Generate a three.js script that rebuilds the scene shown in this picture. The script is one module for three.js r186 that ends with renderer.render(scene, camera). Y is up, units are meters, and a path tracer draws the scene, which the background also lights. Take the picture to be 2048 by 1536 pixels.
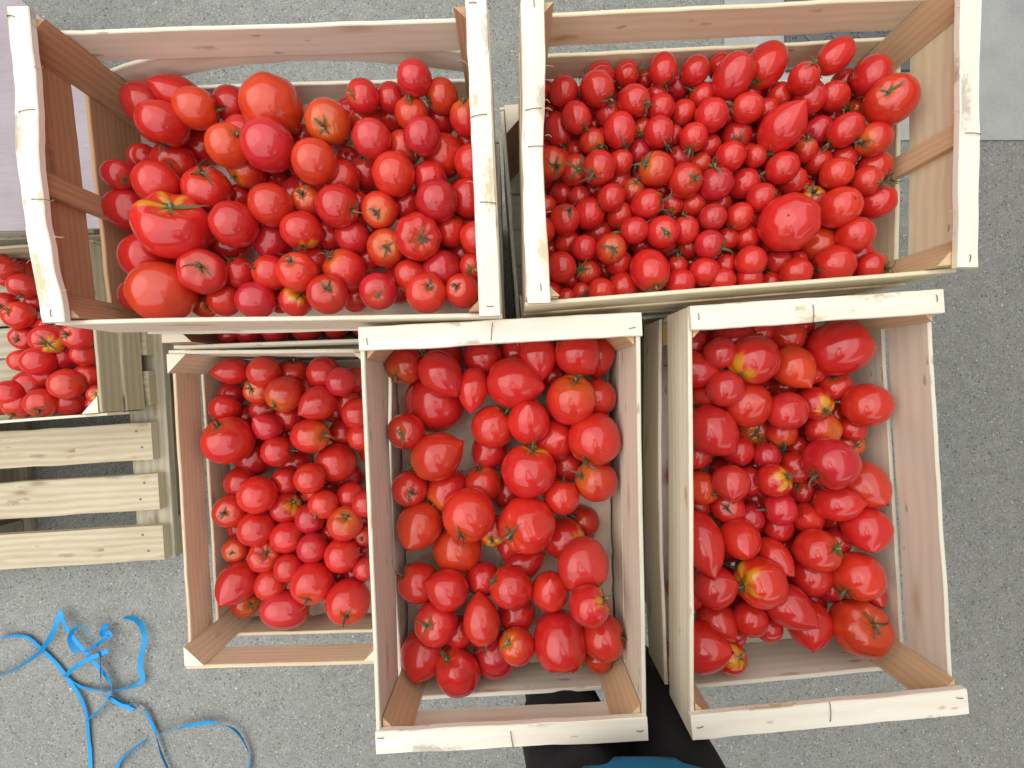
import * as THREE from 'three';
import { mergeGeometries, mergeVertices, toCreasedNormals } from 'three/addons/utils/BufferGeometryUtils.js';
import { MarchingCubes } from 'three/addons/objects/MarchingCubes.js';
import { RoundedBoxGeometry } from 'three/addons/geometries/RoundedBoxGeometry.js';

// ---------- camera: a phone held 1.3 m above the ground, looking straight down
const scene = new THREE.Scene();
const camera = new THREE.PerspectiveCamera(78, 4 / 3, 0.01, 200);
camera.position.set(0, 1.3, 0); camera.up.set(0, 0, -1); camera.lookAt(0, 0, 0);
const renderer = new THREE.WebGLRenderer({ antialias: true });
renderer.toneMapping = THREE.LinearToneMapping;
renderer.toneMappingExposure = 0.86;
renderer.shadowMap.enabled = true;

// ---------- overcast sky and a very soft sun
function rng(seed) { let s = (seed * 2654435761) >>> 0; return () => { s = (s + 0x6D2B79F5) >>> 0; let t = Math.imul(s ^ (s >>> 15), 1 | s); t = (t + Math.imul(t ^ (t >>> 7), 61 | t)) ^ t; return ((t ^ (t >>> 14)) >>> 0) / 4294967296; }; }
const hash3 = (x, y, z) => { let h = Math.imul(x, 374761393) ^ Math.imul(y, 668265263) ^ Math.imul(z, 2147483647 - 1274126177); h = Math.imul(h ^ (h >>> 13), 1274126177); return ((h ^ (h >>> 16)) >>> 0) / 4294967296; };
const sm = (t) => t * t * (3 - 2 * t), mixn = (a, b, t) => a + (b - a) * t, clamp = (v, a = 0, b = 1) => Math.min(b, Math.max(a, v));
function noise(x, y, z = 0) {
  const X = Math.floor(x), Y = Math.floor(y), Z = Math.floor(z), u = sm(x - X), v = sm(y - Y), w = sm(z - Z), h = (i, j, k) => hash3(X + i, Y + j, Z + k);
  return mixn(mixn(mixn(h(0, 0, 0), h(1, 0, 0), u), mixn(h(0, 1, 0), h(1, 1, 0), u), v), mixn(mixn(h(0, 0, 1), h(1, 0, 1), u), mixn(h(0, 1, 1), h(1, 1, 1), u), v), w);
}
const fbm = (x, y, z = 0, n = 4) => { let s = 0, a = 0.5, f = 1; for (let i = 0; i < n; i++) { s += a * noise(x * f, y * f, z * f + i * 7.3); a *= 0.5; f *= 2.03; } return s / (1 - Math.pow(0.5, n)); };
{
  const W = 256, H = 128, data = new Float32Array(W * H * 4);
  for (let j = 0; j < H; j++) for (let i = 0; i < W; i++) {
    const el = ((j + 0.5) / H - 0.5) * Math.PI, az = (i / W) * 2 * Math.PI, up = Math.max(0, Math.sin(el));
    const cx = Math.cos(el) * Math.cos(az), cz = Math.cos(el) * Math.sin(az);
    const c = 0.86 + 0.28 * fbm(cx * 2.2 + 9, up * 2.2, cz * 2.2 + 4, 3);
    const l = 2.2 * (0.5 + 0.5 * up) * c, o = (j * W + i) * 4;
    data[o] = l; data[o + 1] = l; data[o + 2] = l * 0.99; data[o + 3] = 1;
  }
  const sky = new THREE.DataTexture(data, W, H, THREE.RGBAFormat, THREE.FloatType);
  sky.mapping = THREE.EquirectangularReflectionMapping; sky.magFilter = sky.minFilter = THREE.LinearFilter; sky.wrapS = THREE.RepeatWrapping; sky.needsUpdate = true;
  scene.background = sky; scene.environment = sky;
}
const sun = new THREE.DirectionalLight(0xfff3e2, 1.0);
sun.position.set(-4.2, 5, -0.8); sun.castShadow = true; sun.shadow.radius = 110; sun.shadow.mapSize.set(2048, 2048);
sun.shadow.camera.left = -2.5; sun.shadow.camera.right = 2.5; sun.shadow.camera.top = 2.5; sun.shadow.camera.bottom = -2.5; sun.shadow.camera.far = 12;
scene.add(sun, sun.target);

// ---------- helpers
const F = 948, GROUND = 1.3;
const at = (px, py, depth) => new THREE.Vector3((px - 1024) / F * depth, GROUND - depth, (py - 768) / F * depth); // a point seen straight below, by depth under the lens
const V = (x, y, z) => new THREE.Vector3(x, y, z);
const names = new Map();
function numbered(n) { const k = names.get(n) || 0; names.set(n, k + 1); return k ? n + '_' + String(k).padStart(3, '0') : n; }
function thing(name, label, category, group, pos) { const g = new THREE.Group(); g.name = numbered(name); g.userData = { label, category }; if (group) g.userData.group = group; if (pos) g.position.copy(pos); scene.add(g); return g; }
function shadows(m) { m.castShadow = true; m.receiveShadow = true; return m; }
function part(name, geo, mat, parent) { const m = shadows(new THREE.Mesh(geo, mat)); m.name = name; parent.add(m); return m; }
function single(name, geo, mat, label, category, group) { const m = shadows(new THREE.Mesh(geo, mat)); m.name = numbered(name); m.userData = { label, category }; if (group) m.userData.group = group; scene.add(m); return m; }
function struct(name, geo, mat, label) { const m = shadows(new THREE.Mesh(geo, mat)); m.name = name; m.userData = { kind: 'structure', label }; scene.add(m); return m; }
function dataTex(w, h, fn, srgb = true) {
  const d = new Uint8Array(w * h * 4);
  for (let j = 0; j < h; j++) for (let i = 0; i < w; i++) { const c = fn(i / w, j / h, i, j), o = (j * w + i) * 4; for (let k = 0; k < 3; k++) d[o + k] = clamp(Math.round(c[k]), 0, 255); d[o + 3] = 255; }
  const t = new THREE.DataTexture(d, w, h); t.wrapS = t.wrapT = THREE.RepeatWrapping; t.magFilter = THREE.LinearFilter; t.minFilter = THREE.LinearMipmapLinearFilter; t.generateMipmaps = true;
  if (srgb) t.colorSpace = THREE.SRGBColorSpace; t.needsUpdate = true; return t;
}
const tiled = (fn, x, y, px, py) => { // fades the last part of a tile into the next one's start, so that noise repeats without a seam
  const u = clamp((x / px - 0.84) / 0.16), v = clamp((y / py - 0.84) / 0.16); let r = fn(x, y) * (1 - u) * (1 - v);
  if (u > 0) r += fn(x - px, y) * u * (1 - v); if (v > 0) r += fn(x, y - py) * (1 - u) * v; if (u > 0 && v > 0) r += fn(x - px, y - py) * u * v; return r;
};

// ---------- wood: grain runs along u, one texture spans 0.6 m by 0.15 m
function woodTex(base, dark, o) {
  const r = rng(o.seed), knots = [], specks = [];
  for (let i = 0; i < (o.knots || 0); i++) knots.push([r(), r(), 0.006 + r() * 0.007]);
  for (let i = 0; i < (o.stains || 0); i++) specks.push([r(), r(), 0.006 + r() * r() * 0.05, r()]);
  const map = dataTex(768, 192, (u, v) => {
    const x = u * 0.6, y = v * 0.15;
    let warp = 0, k = 0;
    for (const [kx, ky, kr] of knots) { const dx = (x - kx * 0.6) / (kr * 2.6), dy = (y - ky * 0.15) / kr, d2 = dx * dx + dy * dy; warp += kr * 0.9 * Math.exp(-d2 * 0.35) * (dy > 0 ? 1 : -1); k = Math.max(k, Math.exp(-d2 * 1.6)); }
    const yy = y + warp + 0.010 * tiled((a, b) => fbm(a * 5, b * 18, o.seed), x, y, 0.6, 0.15);
    const ring = Math.pow(Math.abs(Math.sin(yy * o.freq + 3 * tiled((a, b) => fbm(a * 3, b * 30, o.seed + 5), x, y, 0.6, 0.15))), 2.2);
    const fine = tiled((a, b) => fbm(a * 24, b * 900, o.seed + 9, 3), x, y, 0.6, 0.15);
    const blotch = tiled((a, b) => fbm(a * 9, b * 22, o.seed + 13, 4), x, y, 0.6, 0.15);
    let t = clamp(o.ring * ring + 0.34 * (fine - 0.5) + 0.5 * (blotch - 0.5) + k * 0.85, -0.25, 1);
    let c = [0, 1, 2].map((i) => mixn(base[i], dark[i], t));
    for (const [sx, sy, sr, tone] of specks) { // marks of dirt and resin
      const dx = (x - sx * 0.6) / sr, dy = (y - sy * 0.15) / (sr * 0.35), d = Math.sqrt(dx * dx + dy * dy) + 1.1 * (fbm(x * 160, y * 260, sx * 90, 3) - 0.5);
      const w = clamp((0.75 - d) * 2.2) * (tone > 0.55 ? 0.42 : 0.5); const sc = tone > 0.55 ? [92, 84, 70] : [176, 136, 78];
      c = c.map((v2, i) => mixn(v2, sc[i], w * (0.55 + 0.45 * fine)));
    }
    return c;
  });
  return map;
}
function woodMat(map, rough = 0.78) { return new THREE.MeshStandardMaterial({ map, roughness: rough, bumpMap: map, bumpScale: 0.0006, side: THREE.DoubleSide }); }
const WOOD = {
  pale: woodMat(woodTex([238, 226, 206], [208, 184, 154], { seed: 3, freq: 210, ring: 0.24, knots: 1, stains: 9 })),
  pink: woodMat(woodTex([226, 222, 203], [198, 184, 158], { seed: 8, freq: 160, ring: 0.22, knots: 1, stains: 12 })),
  stain: woodMat(woodTex([230, 221, 190], [202, 180, 134], { seed: 15, freq: 190, ring: 0.22, knots: 1, stains: 14 })),
  rail: woodMat(woodTex([244, 237, 222], [222, 206, 178], { seed: 21, freq: 150, ring: 0.16, knots: 0, stains: 18 })),
  pine: woodMat(woodTex([214, 186, 146], [182, 146, 106], { seed: 27, freq: 330, ring: 0.22, knots: 1, stains: 5 })),
  brown: woodMat(woodTex([190, 150, 114], [150, 108, 76], { seed: 33, freq: 330, ring: 0.3, knots: 1, stains: 3 })),
  plank: woodMat(woodTex([220, 202, 172], [190, 162, 128], { seed: 37, freq: 300, ring: 0.26, knots: 1, stains: 6 })),
  pallet: woodMat(woodTex([194, 183, 157], [148, 131, 102], { seed: 41, freq: 190, ring: 0.3, knots: 4, stains: 12 })),
  grey: woodMat(woodTex([176, 168, 148], [126, 114, 94], { seed: 47, freq: 170, ring: 0.3, knots: 1, stains: 16 })),
};
// A sawn board: stations along it give centre, height and width; its edges wander like split veneer.
// f(t) -> {p: centre, up: unit across the board, out: unit through the board, w: half width, h: half thickness}
function boardGeo(len, seed, f, rough = 0.0012, N = 28) {
  const r = rng(seed), s0 = r() * 40, pos = [], uv = [], idx = [], uo = r() * 3, vo = r() * 3;
  const ch = 0.18;
  for (let i = 0; i <= N; i++) {
    const t = i / N, q = f(t), hi = rough * (fbm(t * len * 16 + s0, 1.5, seed, 3) - 0.5) * 4, lo = rough * (fbm(t * len * 16 + s0, 8.5, seed, 3) - 0.5) * 4;
    const top = q.w + hi, bot = -q.w + lo, h = q.h, c = Math.min(h * 0.5, 0.0012);
    const ring = [[top - c, h], [top, h - c], [top, -h + c], [top - c, -h], [bot + c, -h], [bot, -h + c], [bot, h - c], [bot + c, h]];
    let per = 0;
    for (let k = 0; k <= 8; k++) {
      const [a, b] = ring[k % 8]; if (k) { const [a0, b0] = ring[(k - 1) % 8]; per += Math.hypot(a - a0, b - b0); }
      const p = q.p.clone().addScaledVector(q.up, a).addScaledVector(q.out, b);
      pos.push(p.x, p.y, p.z); uv.push((t * len) / 0.6 + uo, per / 0.15 + vo);
    }
  }
  for (let i = 0; i < N; i++) for (let k = 0; k < 8; k++) { const a = i * 9 + k, b = a + 9; idx.push(a, a + 1, b, a + 1, b + 1, b); }
  for (const e of [0, N]) { // end grain caps
    const base = pos.length / 3, q = f(e / N);
    for (let k = 0; k < 8; k++) { const o = (e * 9 + k) * 3; pos.push(pos[o], pos[o + 1], pos[o + 2]); uv.push(k * 0.003, vo); }
    for (let k = 1; k < 7; k++) e ? idx.push(base, base + k, base + k + 1) : idx.push(base, base + k + 1, base + k);
  }
  const g = new THREE.BufferGeometry(); g.setAttribute('position', new THREE.Float32BufferAttribute(pos, 3)); g.setAttribute('uv', new THREE.Float32BufferAttribute(uv, 2)); g.setIndex(idx);
  return toCreasedNormals(g, 0.7);
}
function straightBoard(a, b, up, halfW, halfT, seed, rough = 0.001, N = 14) {
  const d = b.clone().sub(a), len = d.length(), out = d.clone().normalize().cross(up).normalize();
  return boardGeo(len, seed, (t) => ({ p: a.clone().addScaledVector(d, t), up, out, w: halfW, h: halfT }), rough, N);
}

// ================= GROUND =================
const asphaltMap = (() => {
  const r = rng(5), N = 1024, a = new Float32Array(N * N * 3);
  for (let j = 0; j < N; j++) for (let i = 0; i < N; i++) { const g = 140 + 26 * (hash3(i, j, 3) - 0.5) + 26 * (tiled((x, y) => fbm(x, y, 1, 3), i / 26, j / 26, N / 26, N / 26) - 0.5), o = (j * N + i) * 3; a[o] = g; a[o + 1] = g + 1; a[o + 2] = g; }
  for (let k = 0; k < 80000; k++) { // aggregate stones, 2 to 5 mm
    const cx = r() * N, cy = r() * N, rad = 0.8 + r() * r() * 1.9, tone = r(), el = 0.7 + r() * 0.6, ang = r() * 3.14, ca = Math.cos(ang), sa = Math.sin(ang);
    const c = tone < 0.2 ? 88 + r() * 34 : tone < 0.76 ? 124 + r() * 40 : tone < 0.994 ? 152 + r() * 24 : 190 + r() * 30, warm = (r() - 0.5) * 10;
    for (let y = -4; y <= 4; y++) for (let x = -4; x <= 4; x++) { const u = x * ca + y * sa, v = (-x * sa + y * ca) / el; if (u * u + v * v > rad * rad) continue; const i = ((cx + x) | 0) & (N - 1), j = ((cy + y) | 0) & (N - 1), o = (j * N + i) * 3; a[o] = c + warm; a[o + 1] = c + 1; a[o + 2] = c - warm * 0.7; }
  }
  return dataTex(N, N, (u, v, i, j) => { const o = (j * N + i) * 3; return [a[o] + 1, a[o + 1] + 2, a[o + 2] - 1]; });
})();
{
  const g = new THREE.PlaneGeometry(60, 60, 240, 240); g.rotateX(-Math.PI / 2);
  const p = g.attributes.position, uv = g.attributes.uv, col = [];
  for (let i = 0; i < p.count; i++) { const x = p.getX(i), z = p.getZ(i); uv.setXY(i, x / 1.05, z / 1.05); const n = 0.79 + 0.26 * fbm(x * 0.9 + 20, z * 0.9 + 30, 2, 4); col.push(n, n, n * 0.99); }
  g.setAttribute('color', new THREE.Float32BufferAttribute(col, 3));
  struct('ground', g, new THREE.MeshStandardMaterial({ map: asphaltMap, vertexColors: true, roughness: 0.92, bumpMap: asphaltMap, bumpScale: 0.0012 }), 'grey asphalt with fine pale and dark aggregate');
}
const smoothMap = dataTex(512, 512, (u, v, i, j) => { const n = tiled((x, y) => fbm(x, y, 7, 5), u * 14, v * 14, 14, 14), s = hash3(i, j, 9); const g = 168 + 26 * (n - 0.5) + 12 * (s - 0.5) - (s > 0.992 ? 40 : 0); return [g - 2, g, g]; });
{
  // smooth concrete round the cover, laid over the asphalt
  const a = at(1447, -900, GROUND), b = at(2900, 282, GROUND), w = b.x - a.x, d = b.z - a.z, g = new THREE.PlaneGeometry(w, d, 30, 20); g.rotateX(-Math.PI / 2);
  const p = g.attributes.position, uv = g.attributes.uv;
  for (let i = 0; i < p.count; i++) uv.setXY(i, p.getX(i) / 0.9, p.getZ(i) / 0.9);
  const m = struct('pavement', g, new THREE.MeshStandardMaterial({ map: smoothMap, roughness: 0.9, bumpMap: smoothMap, bumpScale: 0.001 }), 'smooth pale concrete paving round the cover');
  m.position.set((a.x + b.x) / 2, 0.004, (a.z + b.z) / 2);
}
{
  // cast tread cover seen through the crate slats
  const steel = new THREE.MeshStandardMaterial({ color: new THREE.Color().setRGB(0.33, 0.33, 0.33), metalness: 0.25, roughness: 0.62, map: smoothMap });
  const dark = new THREE.MeshStandardMaterial({ color: new THREE.Color().setRGB(0.15, 0.155, 0.165), metalness: 0.3, roughness: 0.6 });
  const a = at(1566, -120, GROUND), b = at(1860, 147, GROUND), w = b.x - a.x, d = b.z - a.z;
  const c = thing('access_cover', 'grey metal access cover with dark chevron tread seen through the upper right crate', 'access cover', null, V(a.x, 0.004, a.z));
  const pl = part('plate', new RoundedBoxGeometry(w, 0.012, d, 2, 0.003), steel, c); pl.position.set(w / 2, 0.0055, d / 2);
  const bar = new RoundedBoxGeometry(0.036, 0.005, 0.008, 2, 0.002);
  const rim = new RoundedBoxGeometry(0.005, 0.004, d - 0.02, 1, 0.0015);
  for (const x of [0.012, 0.03]) { const m = part('frame_rib', rim, dark, c); m.position.set(x, 0.0125, d / 2); }
  const tick = new RoundedBoxGeometry(0.012, 0.004, 0.004, 1, 0.001);
  for (let k = 0; k < 18; k++) { const m = part('rib_mark', tick, dark, c); m.position.set(0.021, 0.0125, d - 0.03 - k * 0.019); m.rotation.y = k % 2 ? 0.5 : -0.2; }
  for (let i = 0; i < 10; i++) for (let j = 0; j < 12; j++) { const x = 0.062 + i * 0.036, z = d - 0.022 - j * 0.03; if (x > w - 0.03 || z < 0.02) continue; const m = part('tread_bar', bar, dark, c); m.position.set(x, 0.0125, z); m.rotation.y = (i + j) % 2 ? 0.8 : -0.8; }
}

// ================= CRATES =================
const staple = (() => { const m = new THREE.MeshStandardMaterial({ color: new THREE.Color().setRGB(0.16, 0.15, 0.14), metalness: 0.7, roughness: 0.5 }); return m; })();
const fibre = new THREE.MeshStandardMaterial({ color: new THREE.Color().setRGB(0.62, 0.5, 0.36), roughness: 0.9 });
function wire(pts, rad, seg = 10, sides = 5) { return new THREE.TubeGeometry(new THREE.CatmullRomCurve3(pts), seg, rad, sides, false); }
// o: corners tl, tr, br, bl as [x, rim depth, z]; floor depth; long: 'x' or 'z'; sides: N, E, S, W lists of {t, b, mat, bow, dip, lean}
let seedN = 100;
function crate(o) {
  const T4 = o.corners.map(([x, d, z]) => V(x, GROUND - d, z)), base = GROUND - o.floor;
  const mid = T4.reduce((s, p) => s.clone().add(p), V(0, 0, 0)).multiplyScalar(0.25);
  const g = thing('wooden_crate', o.label, 'crate', 'wooden tomato crates', V(mid.x, base, mid.z));
  const L = (v) => v.clone().sub(g.position);
  const side = { N: [0, 1], E: [1, 2], S: [3, 2], W: [0, 3] };
  const ends = o.long === 'x' ? ['E', 'W'] : ['N', 'S'];
  for (const key of 'NESW') {
    const isEnd = ends.includes(key), [i, j] = side[key];
    let A = T4[i].clone(), B = T4[j].clone();
    const dir = B.clone().sub(A).setY(0).normalize(), inw = V(-dir.z, 0, dir.x); if (inw.dot(mid.clone().sub(A)) < 0) inw.negate();
    if (isEnd) { A.addScaledVector(dir, 0.0085); B.addScaledVector(dir, -0.0085); }
    for (const s of o.sides[key] || []) {
      const len = A.distanceTo(B), seed = seedN++, hT = (isEnd ? 0.0035 : 0.003), dip = s.dip || 0, bow = s.bow || 0, e0 = s.e0 || 0, e1 = s.e1 || 0;
      const geo = boardGeo(len, seed, (t) => {
        const top = mixn(A.y, B.y, t) - s.t - 0.011 - dip * Math.sin(Math.PI * t) - mixn(e0, e1, t), bot = mixn(A.y, B.y, t) - s.b - 0.011 - (s.dipb ?? dip) * Math.sin(Math.PI * t) - mixn(e0, e1, t);
        const p = A.clone().lerp(B, t); p.y = (top + bot) / 2; p.addScaledVector(inw, 0.0035 + bow * Math.sin(Math.PI * t) + (s.in || 0) + 0.002 * (fbm(t * 3, seed, 4, 2) - 0.5));
        return { p: L(p), up: V(0, 1, 0), out: inw, w: (top - bot) / 2, h: hT };
      }, s.rough || 0.0011);
      part('slat', geo, WOOD[s.mat || o.mat], g);
    }
    if (isEnd && o.rails) {
      const rw = o.rails[key] || { w: 0.03 }, seed = seedN++, a = T4[i].clone(), b = T4[j].clone(), len = a.distanceTo(b);
      const geo = boardGeo(len, seed, (t) => {
        const p = a.clone().lerp(b, t); const wave = (rw.wave || 0) * (0.9 * Math.sin(t * 6.6 + 1.0) + 0.6 * (fbm(t * 5, 3, seed, 2) - 0.5));
        p.addScaledVector(inw, rw.w / 2 + (rw.off || 0) + wave); p.y -= 0.0055; const lw = rw.w / 2 * (1 + (rw.taper || 0) * (t - 0.5));
        return { p: L(p), up: inw, out: V(0, 1, 0), w: lw, h: 0.0052 };
      }, rw.rough || 0.0012, 40);
      part('top_rail', geo, WOOD[rw.mat || 'rail'], g);
      for (const t of rw.staples || [0.03, 0.34, 0.62, 0.97]) {
        const r = rng(seed + t * 100), p = a.clone().lerp(b, t).addScaledVector(inw, rw.w * (0.35 + 0.4 * r()) + (rw.off || 0)); p.y += 0.0006;
        const short = t < 0.1 || t > 0.9, hl = short ? 0.0045 : rw.w * 0.38, ax = (short && r() < 0.6 ? dir : inw).clone().applyAxisAngle(V(0, 1, 0), (r() - 0.5) * 0.3);
        part('staple', wire([L(p.clone().addScaledVector(ax, -hl).add(V(0, -0.004, 0))), L(p.clone().addScaledVector(ax, -hl * 0.93)), L(p.clone().addScaledVector(ax, hl * 0.93)), L(p.clone().addScaledVector(ax, hl).add(V(0, -0.004, 0)))], 0.00055, 12), staple, g);
      }
      if (rw.fuzz) { const r = rng(seed + 7); for (let k = 0; k < rw.fuzz; k++) { const t = 0.1 + 0.85 * r(), s = r() < 0.75 ? 1 : 0, p = a.clone().lerp(b, t).addScaledVector(inw, s ? rw.w + (rw.off || 0) : (rw.off || 0)); p.y -= 0.004; const q = p.clone().addScaledVector(inw, (s ? 1 : -1) * (0.004 + r() * 0.01)).addScaledVector(dir, (r() - 0.5) * 0.012), m2 = p.clone().lerp(q, 0.5).add(V(0, 0.002 + r() * 0.003, 0)); part('splinter', wire([L(p), L(m2), L(q)], 0.00035, 6, 4), fibre, g); } }
    }
    if ((o.studs || '').includes(key)) { // batten halfway along an end wall
      const t = 0.53, p = A.clone().lerp(B, t).addScaledVector(inw, 0.012), top = p.clone(); top.y -= 0.013; const bot = p.clone(); bot.y = base + 0.006;
      part('batten', straightBoard(L(top), L(bot), dir, 0.0155, 0.0055, seedN++, 0.0006), WOOD[o.post || 'pine'], g);
    }
  }
  for (let k = 0; k < 4; k++) { // triangular corner posts
    const P = T4[k], n1 = T4[(k + 1) % 4].clone().sub(P).setY(0).normalize(), n0 = T4[(k + 3) % 4].clone().sub(P).setY(0).normalize();
    const c = P.clone().addScaledVector(n1, 0.0078).addScaledVector(n0, 0.0078), leg = o.leg || 0.036;
    const top = P.y - (o.rails ? 0.0112 : 0.0005), h = top - base;
    const sh = [c, c.clone().addScaledVector(n1, leg), c.clone().addScaledVector(n0, leg)].map((p) => L(V(p.x, top, p.z)));
    const pos = [], uv = [], push = (p, u, v) => { pos.push(p.x, p.y, p.z); uv.push(u, v); }, uo = k * 0.23, vo = k * 0.31, dn = V(0, -h, 0);
    for (let q = 0; q < 3; q++) { const a = sh[q], b = sh[(q + 1) % 3], w = a.distanceTo(b) / 0.15, a2 = a.clone().add(dn), b2 = b.clone().add(dn); push(a, uo, vo + q); push(a2, uo + h / 0.6, vo + q); push(b, uo, vo + q + w); push(b, uo, vo + q + w); push(a2, uo + h / 0.6, vo + q); push(b2, uo + h / 0.6, vo + q + w); }
    for (const d of [V(0, 0, 0), dn]) for (const p of d.y ? [sh[0], sh[1], sh[2]] : [sh[0], sh[2], sh[1]]) push(p.clone().add(d), p.x * 2, p.z * 6);
    const geo = new THREE.BufferGeometry(); geo.setAttribute('position', new THREE.Float32BufferAttribute(pos, 3)); geo.setAttribute('uv', new THREE.Float32BufferAttribute(uv, 2)); geo.computeVertexNormals();
    part('corner_post', geo, WOOD[o.post || 'pine'], g);
    if (!o.rails) { const e = new THREE.Shape(sh.map((p) => new THREE.Vector2(p.x, -p.z))), eg = new THREE.ExtrudeGeometry(e, { depth: 0.0012, bevelEnabled: false }); eg.rotateX(-Math.PI / 2); eg.translate(0, sh[0].y + 0.0002, 0); part('post_end', eg, WOOD.pale, g); }
  }
  const n = 5, lx = o.long === 'x'; // floor boards run along the crate
  for (let k = 0; k < n; k++) {
    const t = (k + 0.5) / n, [a0, a1, b0, b1] = lx ? [T4[0], T4[3], T4[1], T4[2]] : [T4[0], T4[1], T4[3], T4[2]];
    const a = a0.clone().lerp(a1, t), b = b0.clone().lerp(b1, t); a.y = b.y = base + 0.004; const d = b.clone().sub(a).normalize(); a.addScaledVector(d, 0.009); b.addScaledVector(d, -0.009);
    const across = V(-d.z, 0, d.x), w = a0.clone().setY(0).distanceTo(a1.clone().setY(0)) / n / 2 - 0.003;
    part('floor_board', straightBoard(L(a), L(b), across, w, 0.0028, seedN++), WOOD[o.floorMat || 'pink'], g);
  }
  return g;
}
const C4 = (...c) => c;
const CRATES = {};
const topLong = (t0, t1, b0, b1, m = {}) => [{ t: t0, b: t1, ...m }, { t: b0, b: b1, ...(m.low || {}) }];
CRATES.TL = crate({ label: 'pale wooden crate at the upper left with a wavy left rail, full of large tomatoes', long: 'x', mat: 'pink', post: 'brown', floor: 0.808,
  corners: C4([-0.638, 0.592, -0.471], [-0.031, 0.592, -0.489], [-0.0137, 0.62, -0.09], [-0.624, 0.625, -0.081]), studs: 'EW',
  rails: { W: { w: 0.029, wave: 0.006, rough: 0.0026, fuzz: 9, staples: [0.03, 0.32, 0.6, 0.97] }, E: { w: 0.0275, off: 0.001, rough: 0.0014, fuzz: 4, staples: [0.03, 0.37, 0.64, 0.97] } },
  sides: { N: [{ t: 0.028, b: 0.082, mat: 'pink' }, { t: 0.108, b: 0.152, dip: -0.047, bow: -0.006, e0: 0.008, e1: -0.01 }, { t: 0.152, b: 0.212, dip: -0.004 }], S: [{ t: 0.012, b: 0.112, mat: 'pale' }],
    W: [{ t: 0.004, b: 0.072, mat: 'brown' }, { t: 0.099, b: 0.2, mat: 'brown' }], E: [{ t: 0.004, b: 0.062 }, { t: 0.085, b: 0.19 }] } });
CRATES.TR = crate({ label: 'pale wooden crate at the upper right heaped with cherry tomatoes', long: 'x', mat: 'stain', post: 'pine', floor: 0.835,
  corners: C4([0.01, 0.6, -0.497], [0.618, 0.625, -0.544], [0.614, 0.625, -0.154], [0.018, 0.6, -0.1025]), studs: 'EW',
  rails: { W: { w: 0.0285, off: 0.0, wave: 0.002, rough: 0.0015, fuzz: 6, staples: [0.04, 0.38, 0.5, 0.95] }, E: { w: 0.0275, off: -0.002, rough: 0.0014, fuzz: 5, staples: [0.55, 0.97] } },
  sides: { N: [{ t: 0.024, b: 0.082, mat: 'stain' }, { t: 0.104, b: 0.158, mat: 'stain' }], S: [{ t: 0.02, b: 0.085, mat: 'stain' }, { t: 0.105, b: 0.17 }], W: [{ t: -0.006, b: 0.075, mat: 'pale', bow: 0.002 }, { t: 0.088, b: 0.19, mat: 'pale' }], E: [{ t: 0, b: 0.092, mat: 'stain' }, { t: 0.116, b: 0.2, mat: 'stain' }] } });
CRATES.M = crate({ label: 'pale wooden crate in the middle with white rails, holding loosely spread tomatoes', long: 'z', mat: 'pink', post: 'pine', floor: 0.868,
  corners: C4([-0.2145, 0.66, -0.0787], [0.18, 0.66, -0.0996], [0.19, 0.66, 0.497], [-0.189, 0.66, 0.5166]),
  rails: { N: { w: 0.034, off: -0.001, rough: 0.001, staples: [0.03, 0.47, 0.965] }, S: { w: 0.032, rough: 0.001, staples: [0.02, 0.5, 0.97] } },
  sides: { W: [{ t: -0.007, b: 0.098, dipb: 0.006 }, { t: 0.107, b: 0.19, dip: -0.034, dipb: 0, e0: 0.045, e1: 0.02 }], E: [{ t: -0.006, b: 0.098 }, { t: 0.101, b: 0.2 }], N: [{ t: 0.001, b: 0.075 }, { t: 0.1, b: 0.195 }], S: [{ t: 0.001, b: 0.066 }, { t: 0.1, b: 0.195 }] } });
CRATES.R = crate({ label: 'pale wooden crate at the lower right with white rails, full of tomatoes', long: 'z', mat: 'pink', post: 'pine', floor: 0.863,
  corners: C4([0.246, 0.655, -0.108], [0.596, 0.655, -0.132], [0.632, 0.655, 0.457], [0.25, 0.655, 0.493]),
  rails: { N: { w: 0.034, off: 0, rough: 0.001, staples: [0.03, 0.48, 0.97] }, S: { w: 0.035, off: 0, rough: 0.0012, staples: [0.03, 0.5, 0.97] } },
  sides: { W: [{ t: -0.002, b: 0.088, mat: 'pale' }, { t: 0.108, b: 0.2, bow: -0.006, mat: 'pale', e0: 0.022, e1: 0.004 }], E: [{ t: 0.01, b: 0.084 }, { t: 0.094, b: 0.195 }], N: [{ t: 0.001, b: 0.07 }, { t: 0.1, b: 0.195 }], S: [{ t: 0.001, b: 0.038, rough: 0.002 }, { t: 0.094, b: 0.195 }] } });
CRATES.BL = crate({ label: 'lower wooden crate at the left without rails, partly under the middle crate', long: 'z', mat: 'pink', post: 'plank', floor: 1.075, leg: 0.035,
  corners: C4([-0.6415, 0.87, -0.0624], [-0.248, 0.87, -0.065], [-0.228, 0.87, 0.514], [-0.6075, 0.87, 0.525]),
  sides: { W: [{ t: 0.01, b: 0.078, mat: 'plank' }, { t: 0.093, b: 0.195, mat: 'plank' }], E: [{ t: 0.01, b: 0.078 }, { t: 0.093, b: 0.195 }], N: [{ t: -0.008, b: 0.07 }, { t: 0.09, b: 0.19 }], S: [{ t: -0.009, b: 0.052, mat: 'plank' }, { t: 0.104, b: 0.195, mat: 'plank' }] } });
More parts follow.
